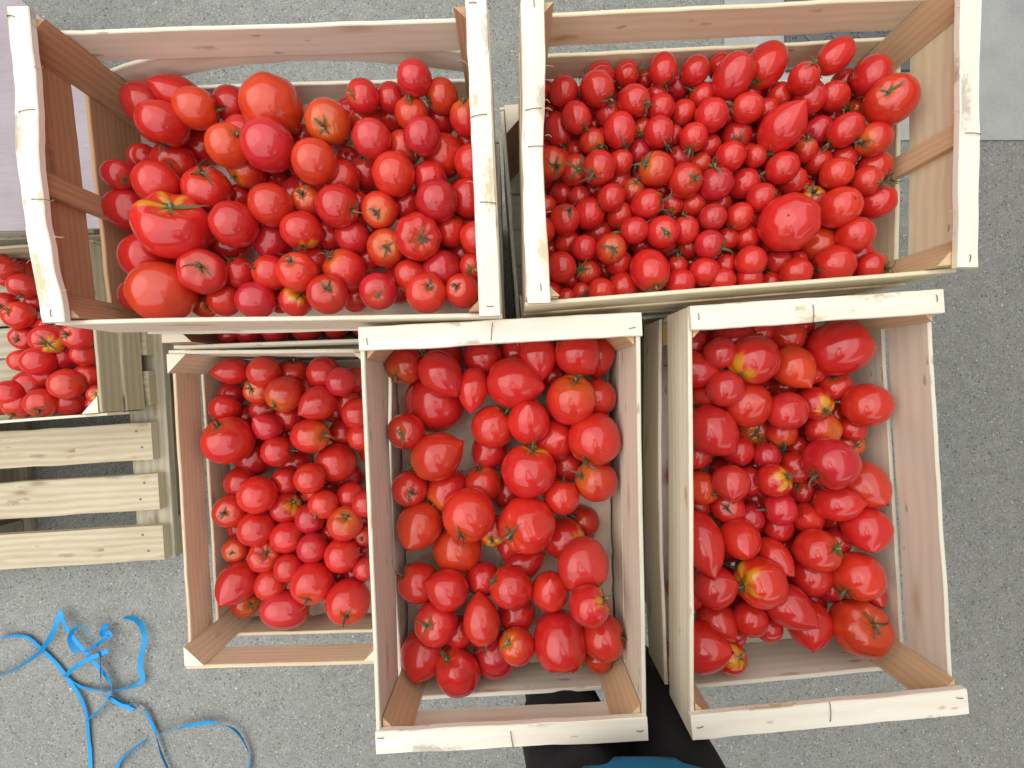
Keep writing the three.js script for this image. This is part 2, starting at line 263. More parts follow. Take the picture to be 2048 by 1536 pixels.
CRATES.L = crate({ label: 'weathered slatted crate of tomatoes on the wooden pallet at the left edge', long: 'x', mat: 'pallet', post: 'pallet', floor: 1.166, floorMat: 'grey',
  corners: C4([-1.52, 1.036, -0.275], [-0.925, 1.036, -0.32], [-0.895, 1.036, 0.07], [-1.49, 1.036, 0.115]),
  sides: { E: [{ t: -0.01, b: 0.05 }, { t: 0.056, b: 0.112 }], W: [{ t: -0.01, b: 0.05 }, { t: 0.056, b: 0.112 }], N: [{ t: 0, b: 0.045 }, { t: 0.06, b: 0.11 }], S: [{ t: 0, b: 0.045, mat: 'pale' }, { t: 0.06, b: 0.11 }] } });
const plain = (q) => q > 0.02 ? { N: [{ t: 0.024, b: 0.1 }, { t: 0.12, b: 0.21 }], E: [{ t: 0.024, b: 0.1 }, { t: 0.12, b: 0.21 }], S: [{ t: 0.026, b: 0.1 }, { t: 0.12, b: 0.21 }], W: [{ t: 0.024, b: 0.1 }, { t: 0.12, b: 0.21 }] } : ({ N: [{ t: 0.006, b: 0.08 }, { t: 0.1, b: 0.19 }], E: [{ t: 0.006, b: 0.08 }, { t: 0.1, b: 0.19 }], S: [{ t: 0.006, b: 0.08 }, { t: 0.1, b: 0.19 }], W: [{ t: 0.006, b: 0.08 }, { t: 0.1, b: 0.19 }] });
function lower(c, rim, floor, dx, dz, label, long) { return crate({ label, long, mat: 'pink', post: 'brown', floor, leg: 0.05, corners: c.map(([x, , z]) => [x + dx, rim, z + dz]), sides: plain(rim < 0.82 ? 0.03 : 0) }); }
const TLc = C4([-0.625, 0, -0.42], [-0.023, 0, -0.4375], [-0.011, 0, -0.084], [-0.606, 0, -0.0625]);
CRATES.U = lower(TLc, 0.812, 1.062, 0, 0, 'shaded wooden crate of tomatoes directly under the upper left crate', 'x');
lower(TLc, 1.067, 1.296, -0.004, 0.004, 'wooden crate standing on the ground at the bottom of the upper left stack', 'x');
const TRc = C4([-0.018, 0, -0.508], [0.585, 0, -0.545], [0.602, 0, -0.15], [0.014, 0, -0.106]);
lower(TRc, 0.842, 1.064, -0.004, 0.006, 'wooden crate directly under the upper right crate of cherry tomatoes', 'x');
lower(TRc, 1.069, 1.296, 0.004, 0.002, 'wooden crate standing on the ground at the bottom of the upper right stack', 'x');
const Mc = C4([-0.205, 0, -0.07], [0.172, 0, -0.088], [0.18, 0, 0.485], [-0.18, 0, 0.5]);
lower(Mc, 0.874, 1.08, 0, 0, 'wooden crate directly under the middle crate', 'z');
lower(Mc, 1.086, 1.296, 0.002, -0.003, 'wooden crate standing on the ground at the bottom of the middle stack', 'z');
const Rc = C4([0.288, 0, -0.1], [0.62, 0, -0.122], [0.645, 0, 0.445], [0.292, 0, 0.478]);
lower(Rc, 0.869, 1.078, 0, 0, 'wooden crate directly under the lower right crate', 'z');
lower(Rc, 1.084, 1.296, -0.002, 0.003, 'wooden crate standing on the ground at the bottom of the lower right stack', 'z');
lower(C4([-0.632, 0, -0.055], [-0.25, 0, -0.058], [-0.232, 0, 0.505], [-0.602, 0, 0.515]), 1.081, 1.296, 0, 0, 'wooden crate standing on the ground under the lower left crate', 'z');

lower(C4([-1.5, 0, -0.72], [-0.985, 0, -0.72], [-0.96, 0, -0.345], [-1.48, 0, -0.325]), 0.998, 1.166, 0, 0, 'empty wooden crate under the pale lilac sheet at the left edge', 'x');
// paper liners on two crate floors
const kraft = new THREE.MeshStandardMaterial({ color: new THREE.Color().setRGB(0.6, 0.49, 0.39), roughness: 0.85, side: THREE.DoubleSide });
function liner(c, y, label, seed) {
  const N = 70, M2 = 90, pos = [], idx = [], uv = [];
  for (let j = 0; j <= M2; j++) for (let i = 0; i <= N; i++) {
    const u = i / N, v = j / M2, p = V(0, 0, 0); const a = V(c[0][0], 0, c[0][2]).lerp(V(c[1][0], 0, c[1][2]), u), b = V(c[3][0], 0, c[3][2]).lerp(V(c[2][0], 0, c[2][2]), u); p.copy(a).lerp(b, v);
    const m = V((c[0][0] + c[2][0]) / 2, 0, (c[0][2] + c[2][2]) / 2), q = m.clone().add(p.sub(m).multiplyScalar(0.945));
    const e = Math.min(u, 1 - u, v, 1 - v), fold = Math.abs(fbm(q.x * 22, q.z * 22, seed, 3) - 0.5) * 2;
    pos.push(q.x, y + 0.004 + 0.016 * (1 - Math.pow(clamp(fold * 2.4), 0.6)) * 0.9 + 0.03 * Math.pow(clamp(1 - e / 0.05), 2) * fbm(u * 9, v * 9, seed + 3, 2), q.z); uv.push(q.x * 2, q.z * 2);
  }
  for (let j = 0; j < M2; j++) for (let i = 0; i < N; i++) { const a = j * (N + 1) + i, b = a + N + 1; idx.push(a, b, a + 1, a + 1, b, b + 1); }
  const g = new THREE.BufferGeometry(); g.setAttribute('position', new THREE.Float32BufferAttribute(pos, 3)); g.setAttribute('uv', new THREE.Float32BufferAttribute(uv, 2)); g.setIndex(idx); g.computeVertexNormals();
  single('paper_liner', g, kraft, label, 'paper');
}
liner([[-0.2145, 0, -0.0787], [0.18, 0, -0.0996], [0.19, 0, 0.497], [-0.189, 0, 0.5166]], GROUND - 0.861, 'crumpled brown paper lining the floor of the middle crate', 4);
liner([[-0.6415, 0, -0.0624], [-0.248, 0, -0.065], [-0.228, 0, 0.514], [-0.6075, 0, 0.525]], GROUND - 1.068, 'crumpled brown paper lining the floor of the lower left crate', 9);

// ================= PALLET =================
{
  const yaw = 0.062, pos = V(-0.857, 0, 0.437), pal = thing('wooden_pallet', 'pale wooden pallet with spaced planks lying on the asphalt at the left edge', 'pallet', null, pos); pal.rotation.y = yaw;
  // local: x runs left from the right end, z runs back from the front edge
  const Lx = -1.0, top = 0.13;
  for (let k = 0; k < 9; k++) {
    const z = -0.046 - k * 0.128 + (k > 0 ? 0.001 * ((k * 7) % 5) : 0), w = [0.043, 0.0445, 0.046, 0.042, 0.044, 0.045, 0.043, 0.045, 0.044][k], x1 = [0, -0.004, -0.013, -0.011, -0.012, -0.014, -0.012, -0.01, -0.012][k];
    part('deck_plank', straightBoard(V(Lx, top - 0.011, z), V(x1, top - 0.011, z), V(0, 0, 1), w, 0.011, 900 + k, 0.0012, 20), WOOD.pallet, pal);
  }
  const D = -1.12;
  for (const x of [-0.036, -0.5, -0.96]) {
    part('stringer_board', straightBoard(V(x, top - 0.033, 0), V(x, top - 0.033, D), V(1, 0, 0), 0.046, 0.0105, 920 + x * 10, 0.001), WOOD.grey, pal);
    part('bottom_board', straightBoard(V(x + 0.012, 0.0105, 0.004), V(x + 0.012, 0.0105, D), V(1, 0, 0), 0.049, 0.0095, 930 + x * 10, 0.001), WOOD.grey, pal);
    for (const z of [-0.05, -0.55, -1.06]) { const m = part('block', new RoundedBoxGeometry(0.088, 0.065, 0.1, 2, 0.003), WOOD.grey, pal); m.position.set(x, 0.0535, z); }
  }
  const nail = new THREE.CylinderGeometry(0.003, 0.003, 0.001, 8);
  for (let k = 0; k < 3; k++) for (const dz of [-0.022, 0.018]) { const m = part('nail', nail, staple, pal); m.position.set(-0.05 + 0.012 * ((k + (dz > 0)) % 2), top + 0.0004, -0.046 - k * 0.128 + dz); }
}
// ================= LILAC SHEET =================
{
  const d = 0.985, pts = [[-260, -260], [-40, -78], [45, 2], [100, 53], [198, 142], [207, 456], [100, 460], [-280, 466]].map(([x, y]) => at(x, y, d));
  const sh = new THREE.Shape(pts.map((p) => new THREE.Vector2(p.x, -p.z)));
  const g = new THREE.ExtrudeGeometry(sh, { depth: 0.004, bevelEnabled: true, bevelSize: 0.001, bevelThickness: 0.001, bevelSegments: 1 }); g.rotateX(-Math.PI / 2); g.translate(0, GROUND - d - 0.004, 0);
  const lilac = dataTex(512, 512, (u, v, i, j) => { const n = tiled((x, y) => fbm(x, y, 3, 5), u * 9, v * 9, 9, 9) - 0.5, s = tiled((x, y) => fbm(x * 1, y * 14, 5, 3), u * 16, v * 16, 16, 16) - 0.5; return [158 + 26 * n + 18 * s, 148 + 26 * n + 18 * s, 155 + 24 * n + 18 * s]; });
  const uv = g.attributes.uv, p = g.attributes.position; for (let i = 0; i < uv.count; i++) uv.setXY(i, p.getX(i) * 2, p.getZ(i) * 2);
  single('lilac_sheet', g, new THREE.MeshStandardMaterial({ map: lilac, roughness: 0.7, bumpMap: lilac, bumpScale: 0.002 }), 'pale lilac sheet lying over the back of the crate on the pallet', 'sheet');
}

// ================= BLUE STRAPPING =================
const strapMat = new THREE.MeshStandardMaterial({ color: new THREE.Color().setRGB(0.012, 0.31, 0.7), roughness: 0.42, side: THREE.DoubleSide });
// points: [x, y in the lower left of the place as seen, height mm, roll]
function strap(label, pts, width = 0.0125) {
  const P = pts.map(([x, y, h, r]) => at(x / 3.4133, 1086 + y / 3.4133, GROUND - (h + 3) / 1000)), curve = new THREE.CatmullRomCurve3(P, false, 'centripetal'), N = pts.length * 12, pos = [], idx = [];
  for (let i = 0; i <= N; i++) {
    const t = i / N, p = curve.getPoint(t), tan = curve.getTangent(t), f = t * (pts.length - 1), k = Math.min(pts.length - 2, Math.floor(f)), roll = mixn(pts[k][3], pts[k + 1][3], sm(f - k));
    const across = V(0, 1, 0).cross(tan).normalize(), nrm = tan.clone().cross(across).normalize(), a = across.clone().multiplyScalar(Math.cos(roll)).addScaledVector(nrm, Math.sin(roll)), n = tan.clone().cross(a).normalize();
    const lift = Math.abs(Math.sin(roll)) * width / 2;
    for (const [s, q] of [[1, 1], [1, -1], [-1, -1], [-1, 1]]) { const v = p.clone().addScaledVector(a, s * width / 2).addScaledVector(n, q * 0.0004); pos.push(v.x, v.y + lift, v.z); }
  }
  for (let i = 0; i < N; i++) for (let k = 0; k < 4; k++) { const a = i * 4 + k, b = i * 4 + (k + 1) % 4; idx.push(a, b, a + 4, b, b + 4, a + 4); }
  const g = new THREE.BufferGeometry(); g.setAttribute('position', new THREE.Float32BufferAttribute(pos, 3)); g.setIndex(idx);
  single('plastic_strap', toCreasedNormals(g, 0.6), strapMat, label, 'strap', 'blue plastic straps tangled on the asphalt');
}
strap('blue strap running from the left of the tangle down to the bottom edge', [[20, 640, 1, 1.0], [120, 628, 1, 0.6], [200, 645, 2, 0.3], [290, 725, 3, 0.2], [400, 835, 3, 0.15], [480, 945, 4, 0.1], [550, 1050, 5, 0.2], [595, 1160, 3, 0.35], [608, 1300, 2, 0.3], [618, 1420, 1, 0.15], [622, 1580, 1, 0.1]]);
strap('blue strap with a sharp peak at the top of the tangle', [[-60, 920, 1, 1.1], [60, 880, 1, 1.2], [160, 828, 3, 1.1], [290, 730, 9, 0.9], [370, 610, 14, 0.7], [405, 510, 18, 0.3], [417, 474, 20, 0], [432, 520, 20, 0.2], [500, 640, 17, 0.1], [590, 750, 16, 0.05], [680, 850, 14, 0.1], [745, 930, 12, 0.3], [772, 990, 11, 0.8], [745, 1060, 9, 1.1], [680, 1140, 5, 1.1], [600, 1200, 2, 1.2]]);
strap('blue strap in a wide loop at the right of the tangle', [[470, 915, 1, 0.5], [530, 965, 2, 0.3], [640, 995, 3, 0.6], [760, 1003, 4, 0.9], [870, 985, 5, 0.8], [975, 938, 8, 0.2], [962, 850, 12, 0.3], [972, 760, 16, 0.5], [992, 670, 18, 0.35], [985, 580, 14, 0.8], [940, 515, 8, 1.1], [865, 497, 3, 1.3]]);
strap('blue strap in a small loop ending in a flat cut tip', [[540, 745, 3, 0.5], [500, 690, 8, 0.8], [500, 610, 18, 1.1], [540, 567, 24, 1.0], [600, 580, 26, 0.6], [660, 670, 26, 0.8], [692, 770, 22, 0.9], [700, 880, 18, 1.1], [705, 1000, 14, 0.7], [770, 1070, 8, 0.1], [910, 1140, 3, 0]]);
strap('short blue strap end lying across the tangle', [[455, 905, 16, 0.8], [520, 845, 20, 0.5], [600, 795, 24, 0.2], [670, 765, 26, 0.15], [742, 732, 27, 0.1]]);
strap('blue strap tied in a small knot at the top right', [[590, 735, 25, 1.0], [650, 705, 27, 0.9], [710, 660, 26, 0.8], [755, 628, 22, 0.3], [735, 605, 16, 0.8], [705, 620, 12, 0.3], [712, 580, 18, 0.5], [742, 548, 24, 0.6]]);
strap('blue strap trailing from the tangle toward the bottom edge', [[765, 1035, 2, 1.0], [860, 1085, 2, 1.2], [960, 1108, 3, 0.9], [1010, 1170, 5, 0.4], [1055, 1260, 4, 0.3], [1085, 1340, 3, 1.0], [1110, 1420, 2, 1.2], [1170, 1560, 1, 1.2]]);
strap('blue strap arching to the right near the bottom edge', [[1060, 1315, 8, 1.2], [1190, 1265, 10, 1.0], [1320, 1236, 11, 0.35], [1430, 1222, 10, 0.3], [1530, 1230, 8, 0.9], [1620, 1272, 5, 1.3], [1685, 1370, 3, 1.1], [1712, 1460, 2, 0.9], [1700, 1570, 1, 0.9]]);
strap('thin edge of blue strap curling to the bottom edge', [[1010, 1335, 3, 1.35], [920, 1395, 4, 1.35], [850, 1455, 4, 0.9], [810, 1520, 3, 0.4], [800, 1580, 2, 0.3]]);

// ================= TOMATOES =================
const skinRough = dataTex(512, 512, (u, v, i, j) => { const n = tiled((x, y) => fbm(x, y, 2, 4), u * 8, v * 8, 8, 8), f = tiled((x, y) => fbm(x, y, 6, 3), u * 60, v * 60, 60, 60), g = 255 * clamp(0.62 + 0.6 * (n - 0.5) + 0.12 * (f - 0.5) + (hash3(i >> 1, j >> 1, 5) > 0.996 ? 0.35 : 0)); return [g, g, g]; }, false);
const skin = new THREE.MeshPhysicalMaterial({ vertexColors: true, roughness: 0.235, roughnessMap: skinRough, ior: 1.62, specularIntensity: 1 });
const GREENS = { dry: [0.12, 0.105, 0.06], olive: [0.1, 0.112, 0.05], fresh: [0.09, 0.13, 0.04] };
const greenMat = Object.fromEntries(Object.entries(GREENS).map(([k, c]) => [k, new THREE.MeshStandardMaterial({ color: new THREE.Color().setRGB(...c), roughness: 0.8, side: THREE.DoubleSide })]));
greenMat.scar = new THREE.MeshStandardMaterial({ color: new THREE.Color().setRGB(0.2, 0.06, 0.03), roughness: 0.8 });
const stemMat = new THREE.MeshStandardMaterial({ color: new THREE.Color().setRGB(0.3, 0.27, 0.13), roughness: 0.8 });
function fleshGeo(kind, k, fl, seed, small) {
  const r = rng(seed + 11), Y0 = /[yv]/.test(fl), NU = Y0 ? 40 : small ? 16 : 24, NV = Y0 ? 72 : small ? 22 : 34, pos = [], uv = [], col = [], idx = [];
  const ribs = kind === 'ribbed' ? 5 + Math.floor(r() * 4) : 4 + Math.floor(r() * 3), amp = kind === 'ribbed' ? 0.055 : kind === 'pointed' ? 0.022 : kind === 'round' ? (small ? 0.012 : 0.028) : 0.006, ph = r() * 6.28, ph2 = r() * 6.28, lop = kind === 'cherry' ? 0.02 : 0.075, so = r() * 50;
  const fold = !small && kind !== 'pointed' && r() < 0.35, v0 = r() * 6.28;
  const dim = { round: 0.15, ribbed: 0.24, pointed: 0.12, plum: 0.07, cherry: 0.07 }[kind];
  const blend = (a, z, w) => a.map((x, i) => mixn(x, z[i], w)), tone0 = fl.includes('c') ? [0.5, 0.017, 0.024] : fl.includes('o') ? [0.58, 0.046, 0.013] : [0.56, 0.02, 0.015], turnRipe = r(), tone = blend(tone0, turnRipe < 0.5 ? [0.6, 0.055, 0.014] : [0.5, 0.015, 0.024], Math.abs(turnRipe - 0.5) * 0.6), jit = 0.9 + 0.2 * r(), yel = fl.includes('y') || fl.includes('v'), faint = fl.includes('v') ? 0.26 : 0, org = fl.includes('w'), W = fl.includes('W');
  for (let i = 0; i <= NU; i++) for (let j = 0; j <= NV; j++) {
    const u = Math.PI * i / NU, v = 2 * Math.PI * j / NV, s = Math.sin(u), c = Math.cos(u), cv = Math.cos(v), sv = Math.sin(v);
    let rho = s, y = c;
    if (kind === 'round') rho = Math.pow(s, 0.92);
    if (kind === 'ribbed') rho = Math.pow(s, 0.86);
    if (kind === 'plum') rho = Math.pow(s, 0.9);
    if (kind === 'pointed') { if (u < Math.PI / 2) { rho = Math.pow(s, 0.86); } else { const q = (u - Math.PI / 2) / (Math.PI / 2); rho = s * (1 - 0.13 * q * q) * (1 - 0.065 * Math.sin(Math.PI * q)); y = c - 0.17 * Math.pow(q, 7); } y -= 0.02; }
    const nearStem = Math.exp(-(u * u) / (kind === 'ribbed' ? 0.22 : 0.1)); y -= dim * nearStem;
    const rib = Math.cos(ribs * v + ph) + 0.5 * Math.cos((ribs + 1) * v + ph2), wgt = kind === 'ribbed' ? 0.25 + 0.75 * Math.exp(-u * 0.9) : Math.exp(-u * 1.1);
    let m = 1 + amp * wgt * rib * clamp((Math.PI - u) / 0.8) * clamp(u / 0.3) + lop * Math.cos(v + ph2) * 0.5 + 0.03 * (fbm(cv * s * 1.3 + so, c * 1.3, sv * s * 1.3, 2) - 0.5);
    if (fold) { let dv = Math.abs(v - v0); dv = Math.min(dv, 6.283 - dv); m -= 0.055 * Math.exp(-dv * dv / 0.02) * Math.exp(-Math.pow(u - 0.5, 2) * 1.2) * clamp(u / 0.3); }
    if (W) m += 0.03 * Math.abs(Math.sin(10 * v + 5 * fbm(cv * 2, c * 2, sv * 2, 2))) * s * Math.exp(-Math.pow(u - 2.1, 2) * 3);
    pos.push(rho * cv * m, y * k * (1 + 0.5 * (m - 1)), rho * sv * m); uv.push(j / NV, i / NU);
    // skin colour: ripening blotches, paler rays and shoulders round the stem
    const n = fbm(cv * s * 2.2 + so, c * 2.2 + 3, sv * s * 2.2, 3), sp = fbm(cv * s * 9 + so, c * 9, sv * s * 9, 2);
    let q = tone.map((t, z) => t * jit * (0.86 + 0.28 * n) * (0.95 + 0.1 * sp));
    const ray = 0.5 + 0.5 * Math.cos(ribs * v + ph);
    const o = clamp((org ? 0.85 : 0.32) * Math.exp(-Math.pow(u / (org ? 0.75 : 0.45), 2)) * (0.55 + 0.9 * n));
    q = q.map((t, z) => mixn(t, [0.6, 0.14, 0.015][z], o));
    if (yel) { // unripe shoulder: streaks run out from the stem
      const streak = fbm(cv * 5 + so, sv * 5, u * 1.1, 3), edge = 0.52 - faint + 0.28 * ray + 0.6 * (n - 0.5) + 0.4 * Math.cos(v + ph2) + 0.75 * (streak - 0.5), a = clamp((edge - u) * 3.6) * clamp((faint ? -0.1 : 0.4) + 1.0 * ray + (streak - 0.5));
      const yc = [0, 1, 2].map((z) => mixn([0.6, 0.13, 0.012][z], [0.6, 0.28, 0.014][z], clamp((edge - u) * 2.4))); q = q.map((t, z) => mixn(t, yc[z], clamp(a * 1.15) * 0.95)); }
    col.push(...q);
  }
  for (let i = 0; i < NU; i++) for (let j = 0; j < NV; j++) { const a = i * (NV + 1) + j, b = a + NV + 1; if (i) idx.push(a, a + 1, b); if (i < NU - 1) idx.push(a + 1, b + 1, b); }
  const g = new THREE.BufferGeometry(); g.setAttribute('position', new THREE.Float32BufferAttribute(pos, 3)); g.setAttribute('uv', new THREE.Float32BufferAttribute(uv, 2)); g.setAttribute('color', new THREE.Float32BufferAttribute(col, 3)); g.setIndex(idx);
  g.computeVertexNormals();
  const N = g.attributes.normal; // weld the seam's and the poles' normals
  for (let i = 0; i <= NU; i++) { const a = i * (NV + 1), b = a + NV, x = N.getX(a) + N.getX(b), y = N.getY(a) + N.getY(b), z = N.getZ(a) + N.getZ(b), l = Math.hypot(x, y, z) || 1; N.setXYZ(a, x / l, y / l, z / l); N.setXYZ(b, x / l, y / l, z / l); }
  for (const i of [0, NU]) for (let j = 0; j <= NV; j++) N.setXYZ(i * (NV + 1) + j, 0, i ? -1 : 1, 0);
  return { g, top: k * (1 - dim) * 1.0 };
}
// dried sepals in a ring, each a bent tapering leaf
function calyxGeo(R, seed, big) {
  const r = rng(seed + 5), n = (big ? 5 : 6) + Math.floor(r() * 3), list = [];
  for (let q = 0; q < n; q++) {
    const a = (q / n) * 6.283 + (r() - 0.5) * 0.6, len = R * (big ? 0.72 : 0.74) * (0.6 + 0.8 * r()), w = len * (big ? 0.09 : 0.085), curl = big ? (r() - 0.4) * 3.5 : -(1.2 + r() * 2.4), turn = (r() - 0.5) * (big ? 1.6 : 3.4), S = 7, pos = [], idx = [];
    let x = R * 0.04, y = R * 0.015, el = big ? 0.35 : 0.55 + r() * 0.75, az = a;
    for (let i = 0; i <= S; i++) {
      const t = i / S, ww = w * (1 - t) * (0.55 + 1.1 * t * (1 - t) * 2) + 0.00025, dx = Math.cos(az), dz = Math.sin(az);
      if (i) { x += 0; }
      const px = i ? pos[pos.length - 6] * 0.5 + pos[pos.length - 3] * 0.5 : Math.cos(a) * x, pz = i ? pos[pos.length - 4] * 0.5 + pos[pos.length - 1] * 0.5 : Math.sin(a) * x, py = i ? pos[pos.length - 5] * 0.5 + pos[pos.length - 2] * 0.5 : y;
      const st = i ? len / S : 0, cx = px + dx * Math.cos(el) * st, cz = pz + dz * Math.cos(el) * st, cy = py + Math.sin(el) * st;
      const tw = t * turn; pos.push(cx - dz * ww * Math.cos(tw), cy + ww * Math.sin(tw), cz + dx * ww * Math.cos(tw), cx + dz * ww * Math.cos(tw), cy - ww * Math.sin(tw), cz - dx * ww * Math.cos(tw));
      el += (big ? -0.16 + curl * 0.08 : curl / S * (q % 3 ? 1 : -0.7)); az += turn / S;
    }
    for (let i = 0; i < S; i++) { const b = i * 2; idx.push(b, b + 1, b + 2, b + 1, b + 3, b + 2); }
    const g = new THREE.BufferGeometry(); g.setAttribute('position', new THREE.Float32BufferAttribute(pos, 3)); g.setIndex(idx); g.computeVertexNormals(); list.push(g);
  }
  return list;
}
function stemGeo(R, seed) {
  const r = rng(seed + 9), h = R * (0.12 + 0.16 * r()), b = (r() - 0.5) * R * 0.12, c = (r() - 0.5) * R * 0.12, rad = Math.max(0.0011, R * 0.05);
  const g = wire([V(0, -R * 0.03, 0), V(b * 0.3, h * 0.5, c * 0.3), V(b, h, c)], rad, 5, 7), cap = new THREE.SphereGeometry(rad * 1.15, 7, 5); cap.scale(1, 0.6, 1); cap.translate(b, h, c);
  return mergeGeometries([g, cap]);
}
const CRATE_NAME = { TL: 'upper left crate', TR: 'upper right crate', M: 'middle crate', BL: 'lower left crate', R: 'lower right crate', L: 'crate on the pallet', U: 'crate under the upper left one' };
const UP = V(0, 1, 0), ALL = [];
function T(crateKey, kind, x, y, z, R, k, ax, ay, az, fl, label) {
  const seed = ALL.length * 13 + 1, cherry = kind === 'cherry' || label.includes('cherry tomato,') || R < 0.019, small = R < 0.024;
  const name = { round: 'tomato', cherry: 'cherry_tomato', pointed: 'pointed_tomato', plum: 'plum_tomato', ribbed: 'ribbed_tomato' }[kind];
  const g = thing(name, label, name.replace('_', ' '), 'tomatoes in the ' + CRATE_NAME[crateKey], V(x, y, z));
  const dir = V(ax, ay, az).normalize(); g.quaternion.setFromUnitVectors(UP, dir);
  ALL.push({ crateKey, x, y, z, R: R * Math.max(1, (1 + k) / 2) });
  const f = fleshGeo(kind, k, fl, seed, small), m = part('flesh', f.g, skin, g); m.scale.setScalar(R);
  if (fl.includes('t') && (kind === 'ribbed' || kind === 'round')) { const sc = part('blossom_scar', new THREE.SphereGeometry(R * 0.045, 8, 6), greenMat.scar, g); sc.position.y = -k * R * 1.0; sc.scale.y = 0.4; }
  if (fl.includes('s') || fl.includes('t')) {
    const r = rng(seed), G = fl.includes('G'), mat = G ? greenMat.fresh : r() < 0.5 ? greenMat.dry : greenMat.olive, y0 = f.top * R;
    const cr = kind === 'cherry' || (kind === 'plum' && R < 0.026) ? R * 1.25 : R * 0.92;
    const seps = calyxGeo(Math.max(cr, 0.014), seed, G);
    if (G) { const c = part('calyx', mergeGeometries(seps.slice(0, 1)), mat, g); c.position.y = y0; for (const s of seps.slice(1)) { const q = part('sepal', s, mat, c); } }
    else { const c = part('calyx', mergeGeometries(seps), mat, g); c.position.y = y0; }
    const st = part('stem', stemGeo(Math.max(cr, 0.014), seed), r() < 0.45 ? stemMat : mat, g); st.position.y = y0;
  }
}
T('TL','pointed',-.5079,.574,-.4395,.0283,1.3,0.64,-0.75,0.13,'t','tomato with a tip poking up left in the upper left crate');
T('TL','round',-.47,.5926,-.4102,.0296,1.05,0.99,-0.13,-0.07,'o s','orange-red tomato, just below and right of the tomato with a tip poking up left');
T('TL','round',-.5196,.5966,-.3861,.0354,0.88,-0.11,-0.20,0.97,'s','red tomato, just below and left of the tomato with a tip poking up left');
T('TL','round',-.4365,.5624,-.4345,.0274,1.1,-0.54,-0.81,-0.23,'','red tomato, just left of the giant lumpy tomato, upper left crate');
T('TL','ribbed',-.3611,.5824,-.4184,.0448,0.95,-0.49,-0.66,-0.57,'o','giant lumpy tomato in the upper left crate');
T('TL','round',-.3746,.5429,-.4413,.0306,0.9,-0.70,-0.57,-0.43,'o','orange-red tomato, just above the giant lumpy tomato, upper left crate');
T('TL','round',-.3554,.6094,-.3486,.0369,0.95,0.01,-0.95,-0.30,'c','big crimson tomato in the upper left crate');
T('TL','round',-.416,.6062,-.3487,.0305,1,0.80,0.52,-0.30,'o s','orange-red tomato, just left of the big crimson tomato, upper left crate');
T('TL','round',-.5102,.5177,-.392,.0303,1,-0.11,-0.93,-0.36,'','half hidden red tomato, left of the big crimson tomato, upper left crate');
T('TL','round',-.409,.5649,-.3297,.027,0.95,-0.56,0.58,0.59,'w s','red tomato, just below and left of the big crimson tomato, upper left crate');
T('TL','round',-.533,.5486,-.3498,.0332,0.85,0.20,0.79,0.59,'s','red tomato, right of the small tomato at the left wall, upper left crate');
T('TL','round',-.5284,.5921,-.3,.0318,0.9,-0.40,-0.87,-0.28,'','red tomato, just above the huge ribbed tomato with yellow streaks, upper left crate');
T('TL','round',-.5864,.5915,-.3119,.0221,0.95,0.74,0.38,0.55,'c s','small tomato at the left wall in the upper left crate');
T('TL','round',-.5831,.5484,-.3569,.0221,1,-0.91,-0.39,0.14,'','red tomato, just above and right of the small tomato at the left wall');
T('TL','round',-.5913,.5673,-.2699,.0326,0.95,-0.42,-0.90,-0.12,'','red tomato, just left of the huge ribbed tomato with yellow streaks, upper left crate');
T('TL','round',-.4603,.5822,-.2949,.0344,0.85,0.22,0.82,-0.53,'s','red tomato, just above and right of the huge ribbed tomato with yellow streaks');
T('TL','ribbed',-.4924,.6073,-.2293,.0511,0.85,0.34,0.72,-0.60,'v G s','huge ribbed tomato with yellow streaks in the upper left crate');
T('TL','round',-.4055,.6058,-.2337,.033,0.95,-0.77,-0.18,-0.61,'','red tomato, just right of the huge ribbed tomato with yellow streaks, upper left crate');
T('TL','round',-.4481,.5469,-.2225,.0325,0.95,0.34,0.94,-0.03,'s','red tomato, just above and right of the ribbed tomato facing up, upper left crate');
T('TL','round',-.5602,.5706,-.1952,.0381,0.9,-0.82,-0.47,-0.31,'','red tomato, just below and left of the huge ribbed tomato with yellow streaks');
T('TL','round',-.5165,.6009,-.134,.0451,0.9,-0.44,-0.88,-0.20,'o','largest smooth tomato in the upper left crate');
T('TL','ribbed',-.4513,.607,-.163,.0328,0.82,0.41,0.90,-0.15,'s','ribbed tomato facing up in the upper left crate');
T('TL','round',-.4185,.5689,-.1708,.0237,1.05,-0.28,0.70,-0.66,'s','red tomato, just right of the ribbed tomato facing up, upper left crate');
T('TL','round',-.3627,.586,-.1664,.0257,1.05,-0.69,0.69,-0.20,'s','red tomato, above and left of the yellow topped tomato, upper left crate');
T('TL','round',-.3151,.6009,-.1655,.0297,0.92,-0.03,0.92,-0.40,'s','red tomato with stem at upper left, just above the yellow topped tomato, upper left crate');
T('TL','round',-.4444,.5646,-.1309,.0254,1,-0.31,-0.86,-0.41,'','red tomato, just below and right of the ribbed tomato facing up, upper left crate');
T('TL','round',-.3818,.5909,-.1245,.028,0.8,-0.34,-0.94,0.01,'c','crimson tomato, left of the yellow topped tomato, upper left crate');
T('TL','round',-.486,.5512,-.1229,.02,1,0.77,0.63,0.10,'w s','half hidden small red tomato, just below the ribbed tomato facing up, upper left crate');
T('TL','round',-.3295,.574,-.127,.0247,0.9,0.59,0.68,-0.44,'y s','yellow topped tomato in the upper left crate');
T('TL','round',-.2713,.6052,-.1312,.0293,0.85,0.43,0.88,-0.19,'s','red tomato with stem facing up, just right of the yellow topped tomato, upper left crate');
T('TL','pointed',-.2548,.5725,-.1729,.0323,1.05,-0.57,0.64,-0.52,'w s','red pointed tomato, just above and left of the tomato with a green star stem');
